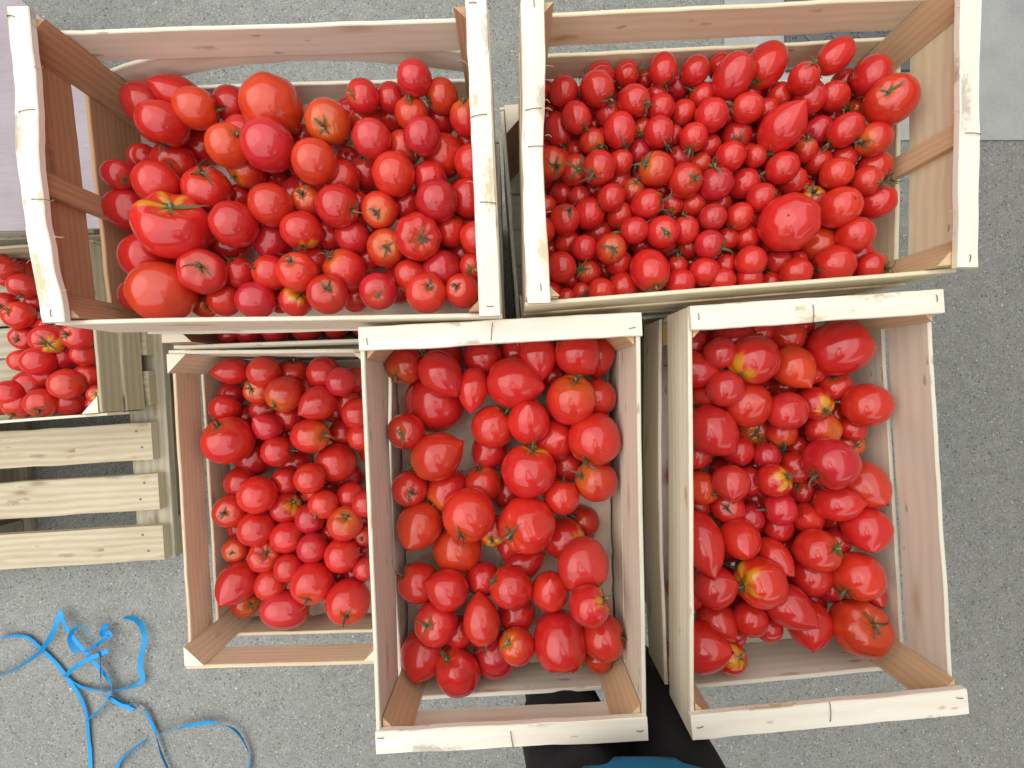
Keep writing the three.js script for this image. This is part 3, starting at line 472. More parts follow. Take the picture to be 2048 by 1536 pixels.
T('TL','round',-.1994,.59,-.1378,.0279,0.95,0.16,0.90,0.40,'c G s','tomato with a green star stem in the upper left crate');
T('TL','round',-.2499,.5431,-.1348,.0215,1,-0.46,-0.75,0.47,'','red tomato, just left of the tomato with a green star stem, upper left crate');
T('TL','round',-.3116,.6,-.2263,.0299,0.88,0.12,-0.02,0.99,'y s','tomato with a yellow underside in the upper left crate');
T('TL','pointed',-.3769,.5558,-.2268,.0315,1.05,0.04,-0.34,-0.94,'c t','crimson pointed tomato, just left of the tomato with a yellow underside, upper left crate');
T('TL','round',-.2863,.555,-.2316,.023,1,-0.10,-0.98,0.17,'','half hidden red tomato, just right of the tomato with a yellow underside, upper left crate');
T('TL','round',-.2447,.5706,-.2261,.0259,1.02,-0.51,-0.69,-0.51,'c','crimson tomato, right of the tomato with a yellow underside, upper left crate');
T('TL','round',-.1899,.58,-.2061,.029,1,0.24,0.96,0.15,'w s','red tomato, just left of the cracked tomato facing up, upper left crate');
T('TL','ribbed',-.1381,.6023,-.2148,.0344,0.9,0.38,0.87,0.32,'s','cracked tomato facing up in the upper left crate');
T('TL','round',-.1989,.59,-.2599,.0274,0.95,0.10,0.87,0.48,'w s','red tomato, above and left of the cracked tomato facing up, upper left crate');
T('TL','round',-.1109,.6038,-.2699,.031,1.02,-0.32,-0.86,-0.39,'c','crimson tomato, just above and right of the cracked tomato facing up, upper left crate');
T('TL','round',-.0645,.5772,-.2818,.03,1,0.17,-0.95,-0.26,'','red tomato, above and right of the cracked tomato facing up, upper left crate');
T('TL','round',-.06,.5908,-.3317,.0268,1,-0.24,-0.66,-0.71,'','red tomato, right of the giant lumpy tomato, upper left crate');
T('TL','round',-.1049,.5595,-.3562,.0326,0.98,-0.30,-0.95,0.05,'','red tomato, below the dark tomato on top at the back, upper left crate');
T('TL','round',-.1334,.6043,-.3636,.0269,1.05,-0.37,-0.21,0.91,'c s','crimson tomato with stem at lower left, right of the wrinkled crimson tomato, upper left crate');
T('TL','round',-.1262,.5753,-.3134,.0259,1,-0.46,-0.85,-0.26,'','red tomato, above the cracked tomato facing up, upper left crate');
T('TL','round',-.1756,.6,-.3097,.0312,1.02,-0.03,-0.54,-0.84,'','red tomato, just below and right of the wrinkled crimson tomato, upper left crate');
T('TL','round',-.2321,.5404,-.3384,.0279,1,-0.06,0.82,-0.56,'s','red tomato with stem at top, just below the wrinkled crimson tomato, upper left crate');
T('TL','round',-.2607,.5731,-.3155,.0265,0.97,-0.25,-0.96,0.12,'','red tomato, below and left of the wrinkled crimson tomato, upper left crate');
T('TL','round',-.2645,.528,-.3654,.0211,1,-0.86,-0.41,-0.31,'','half hidden red tomato, just below and left of the wrinkled crimson tomato, upper left crate');
T('TL','round',-.2881,.6103,-.3236,.0321,0.93,-0.37,-0.65,-0.66,'o','orange-red tomato, just below the orange tomato with a dry stem, upper left crate');
T('TL','round',-.2707,.6,-.3849,.0322,0.97,0.07,0.76,0.65,'o w s','orange tomato with a dry stem in the upper left crate');
T('TL','round',-.2078,.6001,-.3615,.0281,0.88,-0.04,-0.87,-0.48,'c W','wrinkled crimson tomato in the upper left crate');
T('TL','round',-.2285,.5536,-.4109,.0273,1,-0.71,-0.70,-0.04,'o','orange-red tomato, just above the wrinkled crimson tomato, upper left crate');
T('TL','round',-.2198,.5983,-.4243,.0245,0.95,-0.63,0.75,0.22,'G s','red tomato with stem at left, above the wrinkled crimson tomato, upper left crate');
T('TL','round',-.2604,.5399,-.4361,.0203,1,-0.01,-0.99,-0.15,'','red tomato, just above and right of the orange tomato with a dry stem');
T('TL','round',-.1419,.6133,-.4434,.0246,1.08,0.38,-0.84,-0.38,'c','dark tomato on top at the back in the upper left crate');
T('TL','round',-.1823,.5812,-.433,.0223,1,-0.14,-0.48,-0.86,'','red tomato, just below and left of the dark tomato on top at the back');
T('TL','round',-.1054,.5902,-.4313,.0251,0.95,-0.79,0.30,0.54,'o s','orange-red tomato, just below and right of the dark tomato on top at the back');
T('TL','round',-.1502,.5888,-.4047,.0251,0.92,0.05,0.88,-0.48,'o s','orange-red tomato, just below the dark tomato on top at the back, upper left crate');
T('TL','round',-.188,.543,-.4254,.0269,1,0.04,-0.73,-0.68,'','red tomato, just above and right of the wrinkled crimson tomato, upper left crate');
T('TL','round',-.1111,.5523,-.4186,.0254,1.02,-0.28,-0.49,-0.82,'','red tomato, below and right of the dark tomato on top at the back');
T('TL','round',-.0659,.5902,-.3985,.0263,1,-0.21,0.84,-0.51,'w s','red tomato, right of the orange tomato with a dry stem, upper left crate');
T('TL','round',-.1668,.5694,-.3638,.0263,1,-0.55,-0.64,-0.54,'o','orange-red tomato, just right of the wrinkled crimson tomato, upper left crate');
T('TL','round',-.0692,.5497,-.3841,.0189,1,0.33,-0.37,-0.87,'','red tomato, above and right of the tomato with a green star stem, upper left crate');
T('TL','round',-.2544,.6062,-.2608,.0304,1,0.88,0.32,0.34,'s','red tomato, just above and right of the tomato with a yellow underside, upper left crate');
T('TL','round',-.3115,.574,-.2774,.0253,1,0.01,0.98,-0.22,'w s','red tomato, just above the tomato with a yellow underside, upper left crate');
T('TL','round',-.3561,.601,-.2628,.0308,1.02,-0.85,-0.52,-0.10,'','red tomato, just above and left of the tomato with a yellow underside, upper left crate');
T('TL','round',-.3873,.5209,-.3206,.0284,1,0.14,-0.98,-0.17,'','red tomato, just below the big crimson tomato, upper left crate');
T('TL','round',-.3415,.5291,-.3994,.0217,1,-0.66,-0.13,-0.74,'','half hidden red tomato, just right of the big crimson tomato, upper left crate');
T('TL','round',-.0944,.57,-.2364,.025,1,0.25,0.62,-0.75,'s','red tomato, just right of the cracked tomato facing up, upper left crate');
T('TL','round',-.0545,.59,-.2186,.0244,1,0.07,-0.83,-0.56,'','red tomato, right of the cracked tomato facing up, upper left crate');
T('TL','round',-.1074,.5705,-.1745,.0303,0.98,-0.53,-0.83,0.17,'c','crimson tomato, just below and right of the cracked tomato facing up, upper left crate');
T('TL','round',-.1556,.574,-.1663,.0259,1,0.23,-0.96,-0.16,'','red tomato, just below the cracked tomato facing up, upper left crate');
T('TL','round',-.1261,.6008,-.1331,.0303,0.85,0.35,0.91,-0.23,'s','red tomato, right of the tomato with a green star stem, upper left crate');
T('TL','round',-.0732,.59,-.1396,.0263,1,-0.36,0.93,-0.07,'s','red tomato with stem at upper left, right of the yellow topped tomato, upper left crate');
T('TL','round',-.0603,.574,-.1797,.0214,1,0.08,0.85,0.52,'G s','red tomato, below and right of the cracked tomato facing up, upper left crate');
T('TL','round',-.2301,.5392,-.2013,.0215,1,-0.17,-0.98,-0.06,'','half hidden red tomato, just above the tomato with a green star stem, upper left crate');
T('TL','round',-.4348,.5416,-.2991,.019,1,0.13,-0.98,-0.15,'','half hidden small red tomato, below and left of the big crimson tomato, upper left crate');
T('TL','round',-.3139,.555,-.1913,.0258,1,-0.17,-0.98,-0.03,'','half hidden red tomato, just below the tomato with a yellow underside, upper left crate');
T('TL','round',-.2428,.5506,-.284,.0208,1,-0.71,-0.67,0.20,'','red tomato, above and right of the tomato with a yellow underside, upper left crate');
T('TL','round',-.1677,.555,-.2812,.026,1,0.17,-0.97,-0.15,'','half hidden red tomato, just above the cracked tomato facing up, upper left crate');
T('TL','round',-.3677,.551,-.131,.0195,1,-0.90,-0.34,-0.27,'','half hidden small red tomato, just left of the yellow topped tomato, upper left crate');
T('TR','cherry',.0429,.562,-.4519,.016,1,0.88,0.26,0.40,'s','red cherry tomato, left of the egg shaped cherry tomato, upper right crate');
T('TR','cherry',.0782,.5794,-.4439,.0221,1.02,0.35,-0.29,-0.89,'','red cherry tomato, above the cherry tomato with long thin sepals, upper right crate');
T('TR','cherry',.1375,.562,-.4779,.0214,1.05,-0.99,0.14,0.09,'s','red cherry tomato, just above the egg shaped cherry tomato, upper right crate');
T('TR','plum',.1276,.588,-.4421,.024,1.12,0.67,0.27,0.69,'s','egg shaped cherry tomato in the upper right crate');
T('TR','cherry',.1786,.562,-.4816,.0196,1,0.83,0.55,-0.06,'s','red cherry tomato, just above and right of the egg shaped cherry tomato, upper right crate');
T('TR','plum',.1818,.588,-.425,.023,1.12,0.59,0.64,0.50,'s','red cherry tomato, right of the egg shaped cherry tomato, upper right crate');
T('TR','cherry',.0989,.5557,-.4512,.0139,1,0.29,0.86,0.41,'s','small red cherry tomato, just left of the egg shaped cherry tomato, upper right crate');
T('TR','plum',.0967,.5886,-.4009,.0211,1.15,0.48,0.26,0.84,'s','red cherry tomato, just below and left of the egg shaped cherry tomato, upper right crate');
T('TR','plum',.074,.5592,-.3975,.0204,1.35,0.26,0.00,0.97,'s','red cherry tomato, below and left of the egg shaped cherry tomato, upper right crate');
T('TR','cherry',.1498,.5636,-.4191,.0204,1,0.09,-0.99,-0.11,'c','crimson cherry tomato, just below and right of the egg shaped cherry tomato, upper right crate');
T('TR','cherry',.2113,.543,-.4853,.0145,1,-0.25,-0.97,0.01,'','red cherry tomato, just below and left of the oval tomato against the rear slat');
T('TR','plum',.2293,.5796,-.4779,.0211,1.12,0.24,-0.08,0.97,'s','oval tomato against the rear slat in the upper right crate');
T('TR','cherry',.2791,.578,-.4771,.021,1.03,0.30,-0.89,-0.35,'t','cherry tomato with a pale tip scar in the upper right crate');
T('TR','cherry',.2287,.5549,-.4544,.0168,1,0.47,-0.72,-0.51,'','red cherry tomato, just below the oval tomato against the rear slat, upper right crate');
T('TR','cherry',.226,.578,-.4198,.0211,0.98,0.37,-0.90,-0.22,'','red cherry tomato, below the oval tomato against the rear slat, upper right crate');
T('TR','cherry',.2627,.543,-.4729,.02,1.1,0.30,-0.95,-0.08,'c','crimson cherry tomato, just below and right of the oval tomato against the rear slat');
T('TR','cherry',.2659,.562,-.4211,.0197,1.02,-0.31,-0.18,0.94,'s','red cherry tomato, just above and left of the cherry tomato above the curled green stem');
T('TR','cherry',.2961,.562,-.4473,.0199,1,-0.91,0.10,-0.41,'s','red cherry tomato, just below the cherry tomato with a pale tip scar, upper right crate');
T('TR','cherry',.3234,.562,-.4941,.0191,1.1,0.08,-0.73,-0.68,'','red cherry tomato, just above and left of the large egg shaped plum tomato');
T('TR','plum',.3323,.588,-.4602,.0283,1.2,0.33,0.62,-0.72,'','large egg shaped plum tomato in the upper right crate');
T('TR','plum',.386,.578,-.4856,.0299,1.15,-0.57,0.10,0.82,'G s','large tomato with curly sepals in the upper right crate');
T('TR','cherry',.2995,.588,-.403,.0243,1.02,0.69,-0.63,-0.35,'','red cherry tomato, just above and right of the cherry tomato above the curled green stem');
T('TR','plum',.3528,.5887,-.4131,.0215,1.1,-0.97,-0.03,-0.25,'s','red cherry tomato, just below and right of the large egg shaped plum tomato');
T('TR','plum',.393,.562,-.4223,.0192,1.2,0.06,-0.99,-0.15,'','red cherry tomato, just above and left of the big teardrop tomato, upper right crate');
T('TR','cherry',.416,.5617,-.4498,.0184,1,-0.26,0.05,0.96,'s','red cherry tomato with stem at bottom, just above the big teardrop tomato, upper right crate');
T('TR','pointed',.3996,.6,-.3778,.0304,1.2,-0.32,-0.81,0.50,'t','big teardrop tomato in the upper right crate');
T('TR','cherry',.4312,.5997,-.4516,.0217,0.98,0.19,0.82,-0.54,'s','red cherry tomato, below and left of the oblong tomato near the rear post');
T('TR','plum',.1617,.588,-.3803,.0244,1.07,0.32,-0.03,0.95,'s','red cherry tomato, below and right of the egg shaped cherry tomato, upper right crate');
T('TR','cherry',.1212,.578,-.3689,.0194,1.02,0.54,0.52,0.66,'w s','red cherry tomato, above and right of the cherry tomato with long thin sepals');
T('TR','cherry',.1318,.536,-.4171,.0162,1,0.66,-0.57,-0.50,'','half hidden red cherry tomato, below the egg shaped cherry tomato, upper right crate');
T('TR','cherry',.2014,.562,-.3967,.0178,1,-0.31,0.57,0.76,'w s','red cherry tomato, below and left of the cherry tomato with a pale tip scar');
T('TR','cherry',.2207,.588,-.3777,.0227,1.03,0.51,0.03,0.86,'s','red cherry tomato, left of the cherry tomato above the curled green stem, upper right crate');
T('TR','cherry',.2504,.562,-.3858,.016,1,-0.25,-0.83,-0.49,'','red cherry tomato, just left of the cherry tomato above the curled green stem');
T('TR','cherry',.2722,.5887,-.3701,.0208,0.98,-0.30,0.17,0.94,'s','cherry tomato above the curled green stem in the upper right crate');
T('TR','cherry',.307,.562,-.3703,.0176,1,0.27,-0.78,-0.57,'','red cherry tomato, just below and right of the cherry tomato above the curled green stem');
T('TR','cherry',.3504,.5589,-.3862,.0232,0.95,-0.21,0.61,0.77,'s','red cherry tomato with stem facing up, left of the big teardrop tomato, upper right crate');
T('TR','cherry',.3279,.588,-.3414,.0218,0.98,0.76,-0.32,-0.56,'','red cherry tomato, below and right of the cherry tomato above the curled green stem');
T('TR','cherry',.3711,.578,-.3466,.0172,1,0.76,0.64,0.09,'s','red cherry tomato, below and left of the big teardrop tomato, upper right crate');
T('TR','cherry',.4055,.5881,-.3244,.0238,1,0.75,-0.26,-0.61,'','red cherry tomato, just below the big teardrop tomato, upper right crate');
T('TR','cherry',.0587,.578,-.3357,.0242,1,0.33,0.78,0.53,'w s','red cherry tomato, just left of the cherry tomato with long thin sepals, upper right crate');
T('TR','cherry',.098,.5627,-.3319,.0242,1,0.08,0.93,0.36,'G s','cherry tomato with long thin sepals in the upper right crate');
T('TR','cherry',.129,.5928,-.3216,.0251,1.02,-0.44,0.64,0.62,'s','red cherry tomato, just right of the cherry tomato with long thin sepals, upper right crate');
T('TR','plum',.1647,.578,-.3379,.0188,1.15,-0.11,-0.98,-0.19,'','red cherry tomato, right of the cherry tomato with long thin sepals, upper right crate');
T('TR','cherry',.1975,.562,-.3607,.0191,1,-0.24,-0.07,0.97,'c s','crimson cherry tomato, above the cherry tomato with its long stalk upward, upper right crate');
T('TR','cherry',.2163,.588,-.3227,.0257,1.02,-0.78,0.62,0.06,'w s','red cherry tomato, above and left of the yellow shouldered cherry tomato, upper right crate');
T('TR','cherry',.2606,.5591,-.3529,.0193,1,0.66,-0.75,-0.00,'','red cherry tomato, just below and left of the cherry tomato above the curled green stem');
T('TR','cherry',.2931,.562,-.3429,.0167,1,0.50,-0.81,-0.30,'o','orange-red cherry tomato, just below the cherry tomato above the curled green stem, upper right crate');
T('TR','cherry',.2603,.588,-.3051,.0254,0.98,0.20,0.95,0.24,'s','red cherry tomato, just above and right of the yellow shouldered cherry tomato, upper right crate');
T('TR','cherry',.3065,.588,-.3002,.0249,0.98,-0.27,0.51,-0.82,'c s','crimson cherry tomato, above and right of the yellow shouldered cherry tomato, upper right crate');
T('TR','cherry',.3617,.5615,-.3118,.0234,1.05,0.71,0.66,-0.27,'s','red cherry tomato, above and left of the biggest tomato with a brown scar');
T('TR','cherry',.3767,.5835,-.2815,.0214,1,0.77,0.58,0.28,'s','red cherry tomato, just above and left of the biggest tomato with a brown scar');
T('TR','cherry',.1013,.543,-.3723,.0182,1,0.18,-0.96,-0.21,'','red cherry tomato, just above the cherry tomato with long thin sepals, upper right crate');
T('TR','cherry',.0814,.5366,-.3063,.0203,0.95,-0.00,-0.97,-0.23,'w','red cherry tomato, just below and left of the cherry tomato with long thin sepals');
T('TR','cherry',.1884,.562,-.2996,.0199,1,-0.01,0.92,-0.38,'w s','red cherry tomato, left of the yellow shouldered cherry tomato, upper right crate');
T('TR','cherry',.148,.5907,-.2787,.0203,1.05,-0.89,-0.07,0.46,'s','red cherry tomato, below and right of the cherry tomato with long thin sepals');
T('TR','cherry',.1294,.543,-.3087,.0177,1,0.39,-0.85,-0.35,'','red cherry tomato, just below and right of the cherry tomato with long thin sepals');
T('TR','plum',.2025,.588,-.2692,.0216,1.1,0.78,0.63,-0.03,'s','red cherry tomato, just left of the yellow shouldered cherry tomato, upper right crate');
T('TR','cherry',.2488,.562,-.2786,.0177,1,-0.24,0.50,0.83,'y s','yellow shouldered cherry tomato in the upper right crate');
T('TR','cherry',.2824,.562,-.279,.0203,1,0.59,-0.80,-0.07,'','red cherry tomato, just right of the yellow shouldered cherry tomato, upper right crate');
T('TR','cherry',.2393,.543,-.3103,.0167,1,0.85,-0.52,-0.10,'','red cherry tomato, just above and left of the yellow shouldered cherry tomato, upper right crate');
T('TR','cherry',.3317,.543,-.2869,.0179,1,0.20,-0.85,-0.49,'','red cherry tomato, above and right of the cherry tomato with its long stalk upward');
T('TR','cherry',.3015,.588,-.2504,.0202,0.97,0.34,-0.94,0.05,'c','crimson cherry tomato, right of the yellow shouldered cherry tomato, upper right crate');
T('TR','cherry',.3459,.578,-.2551,.0201,1.05,-0.51,-0.14,0.85,'s','red cherry tomato, left of the biggest tomato with a brown scar, upper right crate');
T('TR','cherry',.1679,.5618,-.2619,.0213,1.05,0.06,-0.98,-0.17,'','red cherry tomato, above the cherry tomato with orange around its stem, upper right crate');
T('TR','cherry',.1189,.5684,-.2625,.0242,1.02,0.53,-0.35,-0.77,'','red cherry tomato, above and left of the cherry tomato with orange around its stem');
T('TR','cherry',.0802,.5797,-.25,.0232,1,0.21,0.96,-0.20,'s','red cherry tomato, just above and right of the cherry tomato half under the left rail');
T('TR','cherry',.0525,.562,-.2762,.0167,1,-0.37,-0.90,-0.24,'','red cherry tomato, just above the cherry tomato half under the left rail, upper right crate');
T('TR','cherry',.0453,.578,-.2334,.0206,1.1,0.24,-0.95,-0.19,'','cherry tomato half under the left rail in the upper right crate');
T('TR','cherry',.1396,.5343,-.244,.0247,1,-0.00,-1.00,-0.05,'','red cherry tomato, just above and left of the cherry tomato with orange around its stem');
T('TR','cherry',.1833,.588,-.2302,.0201,1.1,-0.99,-0.05,0.09,'s','red cherry tomato, just left of the cherry tomato with its long stalk upward');
T('TR','cherry',.2256,.5886,-.2274,.0241,1.03,-0.09,0.95,0.30,'s','cherry tomato with its long stalk upward in the upper right crate');
T('TR','cherry',.2638,.5796,-.2336,.02,1.1,-0.27,0.45,-0.85,'s','red cherry tomato, just right of the cherry tomato with its long stalk upward');
T('TR','cherry',.0873,.5531,-.2223,.0202,0.95,0.22,-0.85,-0.48,'','red cherry tomato, left of the cherry tomato with orange around its stem, upper right crate');
T('TR','cherry',.1095,.5786,-.2071,.0197,1.02,0.81,-0.59,-0.06,'','red cherry tomato, just left of the cherry tomato with orange around its stem');
T('TR','cherry',.1481,.5901,-.2025,.0231,0.98,0.00,0.96,0.27,'w s','cherry tomato with orange around its stem in the upper right crate');
T('TR','cherry',.2054,.543,-.2225,.0185,1,0.02,-0.95,-0.32,'','half hidden red cherry tomato, just above the plum tomato with green sepals, upper right crate');
T('TR','cherry',.0604,.5369,-.2172,.0151,1,-0.08,-0.95,-0.32,'','red cherry tomato, just below and right of the cherry tomato half under the left rail');
T('TR','cherry',.0739,.578,-.1776,.0238,1.05,-0.66,-0.69,-0.30,'','red cherry tomato, below and right of the cherry tomato half under the left rail');
T('TR','cherry',.2955,.5881,-.2097,.0213,1,0.70,0.57,0.43,'c s','crimson cherry tomato, left of the bright round cherry tomato, upper right crate');
T('TR','cherry',.2796,.5511,-.2178,.0202,1,-0.93,0.13,0.35,'s','red cherry tomato, above and right of the plum tomato with green sepals, upper right crate');
T('TR','cherry',.3344,.562,-.226,.0176,1,0.67,-0.46,-0.59,'','red cherry tomato, above and left of the bright round cherry tomato, upper right crate');
T('TR','cherry',.3652,.562,-.2267,.0197,1,0.37,-0.92,0.10,'','red cherry tomato, just above the bright round cherry tomato, upper right crate');
T('TR','ribbed',.4054,.6019,-.2365,.0415,0.88,0.46,-0.89,0.02,'t','biggest tomato with a brown scar in the upper right crate');
T('TR','plum',.2052,.5883,-.17,.0287,1.2,0.16,0.54,0.83,'G s','plum tomato with green sepals in the upper right crate');
T('TR','cherry',.1668,.5567,-.1898,.0217,1,0.47,-0.82,0.34,'','red cherry tomato, just below and right of the cherry tomato with orange around its stem');
T('TR','cherry',.1193,.562,-.1736,.0198,1,-0.71,0.70,-0.09,'w G s','red cherry tomato, below and left of the cherry tomato with orange around its stem');
T('TR','cherry',.1508,.5254,-.1846,.0178,1,-0.45,-0.83,-0.33,'','red cherry tomato, just below the cherry tomato with orange around its stem, upper right crate');
T('TR','cherry',.2566,.562,-.1827,.0166,1,-0.14,0.62,-0.77,'s','red cherry tomato, just right of the plum tomato with green sepals, upper right crate');
T('TR','cherry',.293,.578,-.1709,.0224,0.95,0.23,-0.97,0.03,'','red cherry tomato, below and right of the cherry tomato with its long stalk upward');
T('TR','cherry',.3309,.562,-.1838,.0177,1,0.52,-0.32,-0.79,'','red cherry tomato, just left of the bright round cherry tomato, upper right crate');
T('TR','cherry',.3582,.588,-.1844,.023,0.98,0.68,-0.38,-0.62,'','bright round cherry tomato in the upper right crate');
T('TR','cherry',.4147,.5607,-.191,.0193,1,-0.75,-0.43,0.50,'c s','crimson cherry tomato, just right of the bright round cherry tomato, upper right crate');
T('TR','cherry',.2909,.5272,-.1968,.0173,1,0.51,-0.52,-0.69,'','half hidden red cherry tomato, right of the plum tomato with green sepals, upper right crate');
T('TR','cherry',.2583,.5248,-.2183,.0174,1,0.33,-0.92,0.22,'','red cherry tomato, just below and right of the cherry tomato with its long stalk upward');
T('TR','cherry',.2556,.578,-.1532,.0226,0.95,0.23,-0.97,-0.07,'','red cherry tomato, just below and right of the plum tomato with green sepals');
T('TR','cherry',.3189,.578,-.157,.021,1,0.66,-0.74,-0.10,'','red cherry tomato, below and left of the bright round cherry tomato, upper right crate');
T('TR','cherry',.3611,.578,-.1596,.0199,0.95,0.43,-0.90,-0.05,'w t','red cherry tomato, just below the bright round cherry tomato, upper right crate');
T('TR','cherry',.4057,.5551,-.16,.0162,1,0.36,-0.85,0.40,'','red cherry tomato, below and right of the bright round cherry tomato, upper right crate');
T('TR','cherry',.135,.578,-.141,.0208,1,0.56,-0.78,-0.27,'','red cherry tomato, below the cherry tomato with orange around its stem, upper right crate');
T('TR','cherry',.1721,.5605,-.1504,.024,1,0.82,-0.43,-0.38,'','red cherry tomato, just below and left of the plum tomato with green sepals');
T('TR','cherry',.0839,.562,-.1348,.0148,1,0.46,-0.85,-0.26,'','small red cherry tomato, below the cherry tomato with long thin sepals, upper right crate');
T('TR','cherry',.1075,.5619,-.1428,.0152,1,0.27,0.89,0.38,'s','red cherry tomato, below and left of the cherry tomato with its long stalk upward');
T('TR','cherry',.0577,.562,-.1439,.0186,1,0.13,-0.99,0.09,'','red cherry tomato, below the cherry tomato half under the left rail, upper right crate');
T('TR','cherry',.0927,.5428,-.1664,.0175,1,0.20,-0.98,0.05,'','half hidden red cherry tomato, left of the plum tomato with green sepals, upper right crate');
T('TR','cherry',.2967,.543,-.15,.013,1,-0.20,-0.74,-0.64,'','half hidden small red cherry tomato, below the yellow shouldered cherry tomato, upper right crate');
T('TR','cherry',.2251,.543,-.1431,.0149,1,0.48,-0.71,-0.51,'','half hidden red cherry tomato, just below the plum tomato with green sepals, upper right crate');
T('TR','plum',.485,.588,-.4917,.0228,1.25,-0.81,-0.14,0.57,'s','oblong tomato near the rear post in the upper right crate');
T('TR','plum',.5459,.5811,-.4669,.027,1.12,0.11,-0.43,-0.90,'','red plum tomato, just above and left of the large tomato with one leafy sepal');
T('TR','round',.5563,.6016,-.4165,.0345,0.95,-0.67,0.74,-0.02,'G s','large tomato with one leafy sepal in the upper right crate');
T('TR','plum',.4929,.5734,-.4393,.0212,1.25,0.83,-0.56,-0.02,'','red cherry tomato, below the oblong tomato near the rear post, upper right crate');
T('TR','cherry',.4533,.5775,-.4342,.0231,0.98,-0.47,-0.23,0.85,'s','red cherry tomato, just above and right of the big teardrop tomato, upper right crate');
T('TR','cherry',.4767,.56,-.3953,.0216,1.08,0.84,-0.22,-0.49,'c','crimson cherry tomato, just right of the big teardrop tomato, upper right crate');
T('TR','plum',.4997,.5885,-.3801,.0225,1.12,-0.71,-0.41,0.57,'s','red cherry tomato, just left of the tomato with a limp brown stem, upper right crate');
T('TR','plum',.5424,.588,-.366,.0243,1.05,-0.90,0.34,0.29,'w s','tomato with a limp brown stem in the upper right crate');
T('TR','cherry',.4535,.5664,-.3608,.0178,1.05,-0.26,0.79,-0.56,'w s','red cherry tomato, just below and right of the big teardrop tomato, upper right crate');
T('TR','cherry',.4789,.5576,-.3475,.0197,1.05,0.45,-0.52,-0.72,'','red cherry tomato, above the tomato with a yellow ring round its stem, upper right crate');
T('TR','cherry',.5175,.562,-.3516,.0189,1,0.65,-0.71,0.29,'','red cherry tomato, just below and left of the tomato with a limp brown stem');
T('TR','cherry',.4874,.588,-.3161,.0231,0.97,0.15,-0.98,0.17,'','red cherry tomato, above and right of the tomato with a yellow ring round its stem');
T('TR','cherry',.5627,.562,-.336,.0246,1,0.60,0.36,0.71,'s','red cherry tomato, just below the tomato with a limp brown stem, upper right crate');
T('TR','cherry',.5312,.5889,-.3042,.0212,1,0.63,0.64,0.44,'s','red cherry tomato, below the tomato with a limp brown stem, upper right crate');
T('TR','plum',.5581,.574,-.2774,.0241,1.12,0.77,0.63,-0.10,'','red cherry tomato, just above and right of the glossy tomato nearest the right end');
T('TR','cherry',.436,.5641,-.3153,.0205,1,0.78,-0.55,-0.31,'','red cherry tomato, below the big teardrop tomato, upper right crate');
T('TR','cherry',.4704,.5566,-.2864,.0226,1,-0.42,0.87,-0.25,'y s','tomato with a yellow ring round its stem in the upper right crate');
T('TR','round',.4858,.5933,-.2624,.029,1.08,-0.11,-0.99,0.08,'','red tomato, just right of the tomato with a yellow ring round its stem');
T('TR','round',.5129,.5914,-.2225,.0258,0.95,0.52,-0.71,-0.48,'','glossy tomato nearest the right end in the upper right crate');
T('TR','round',.4861,.5492,-.2195,.0298,1.05,0.66,-0.75,-0.04,'o','orange-red tomato, just below and right of the biggest tomato with a brown scar');
T('TR','cherry',.5437,.5514,-.2015,.0256,0.95,0.87,-0.23,-0.43,'','red cherry tomato, just below the glossy tomato nearest the right end, upper right crate');
T('TR','round',.49,.578,-.1805,.0301,0.98,-0.96,-0.21,0.15,'G s','red tomato, below and left of the glossy tomato nearest the right end, upper right crate');
T('TR','cherry',.4305,.5799,-.1689,.0233,1,0.72,-0.57,0.39,'','red cherry tomato, below the biggest tomato with a brown scar, upper right crate');
T('TR','cherry',.545,.5799,-.1778,.0222,0.95,0.47,0.83,0.31,'s','red cherry tomato, below and right of the glossy tomato nearest the right end');
T('TR','cherry',.4441,.562,-.1918,.0145,1,0.89,-0.42,-0.18,'','small red cherry tomato, just below the biggest tomato with a brown scar, upper right crate');
T('TR','cherry',.5292,.543,-.4823,.0194,1,0.20,-0.97,-0.16,'','red cherry tomato, just below the oblong tomato near the rear post, upper right crate');
T('TR','cherry',.5503,.543,-.439,.0165,1,-0.93,0.31,0.18,'w s','red cherry tomato, just left of the large tomato with one leafy sepal, upper right crate');
T('TR','cherry',.4704,.5359,-.3144,.0161,1,0.58,-0.79,-0.20,'','red cherry tomato, just above and right of the biggest tomato with a brown scar');
T('TR','cherry',.4263,.5325,-.3134,.0163,1,0.86,-0.43,-0.28,'','red cherry tomato, just above the biggest tomato with a brown scar, upper right crate');
T('M','round',-.1735,.525,-.0302,.032,1,-0.48,0.56,0.67,'w G s','orange tomato in the rear left corner in the middle crate');
T('M','pointed',-.1143,.5458,-.0161,.0336,1.2,-0.59,-0.20,-0.78,'t','pointed tomato on the huge one in the middle crate');
T('M','round',-.1163,.4954,-.0446,.0324,1,-0.79,-0.59,-0.15,'','red tomato, just above the pointed tomato on the huge one, middle crate');
T('M','pointed',-.0635,.535,.0068,.0254,1.4,0.09,-0.19,-0.98,'t','slim pointed tomato in the middle crate');
T('M','round',-.1307,.4878,.0324,.0523,1,-0.73,-0.62,0.30,'','huge smooth tomato at the left in the middle crate');
T('M','pointed',.0027,.5397,-.0031,.0417,1.08,-0.95,-0.28,-0.15,'t','broad tomato pointing right in the middle crate');
T('M','round',-.0485,.509,-.043,.0328,0.95,0.07,-0.95,-0.30,'','red tomato, just above and left of the broad tomato pointing right, middle crate');
T('M','pointed',.041,.5344,-.0476,.032,1.22,-0.14,-0.22,-0.97,'t','tomato pointing at the rear rail in the middle crate');
T('M','round',.0101,.4912,-.0535,.03,1,0.01,-0.96,0.26,'','red tomato, just left of the tomato pointing at the rear rail, middle crate');
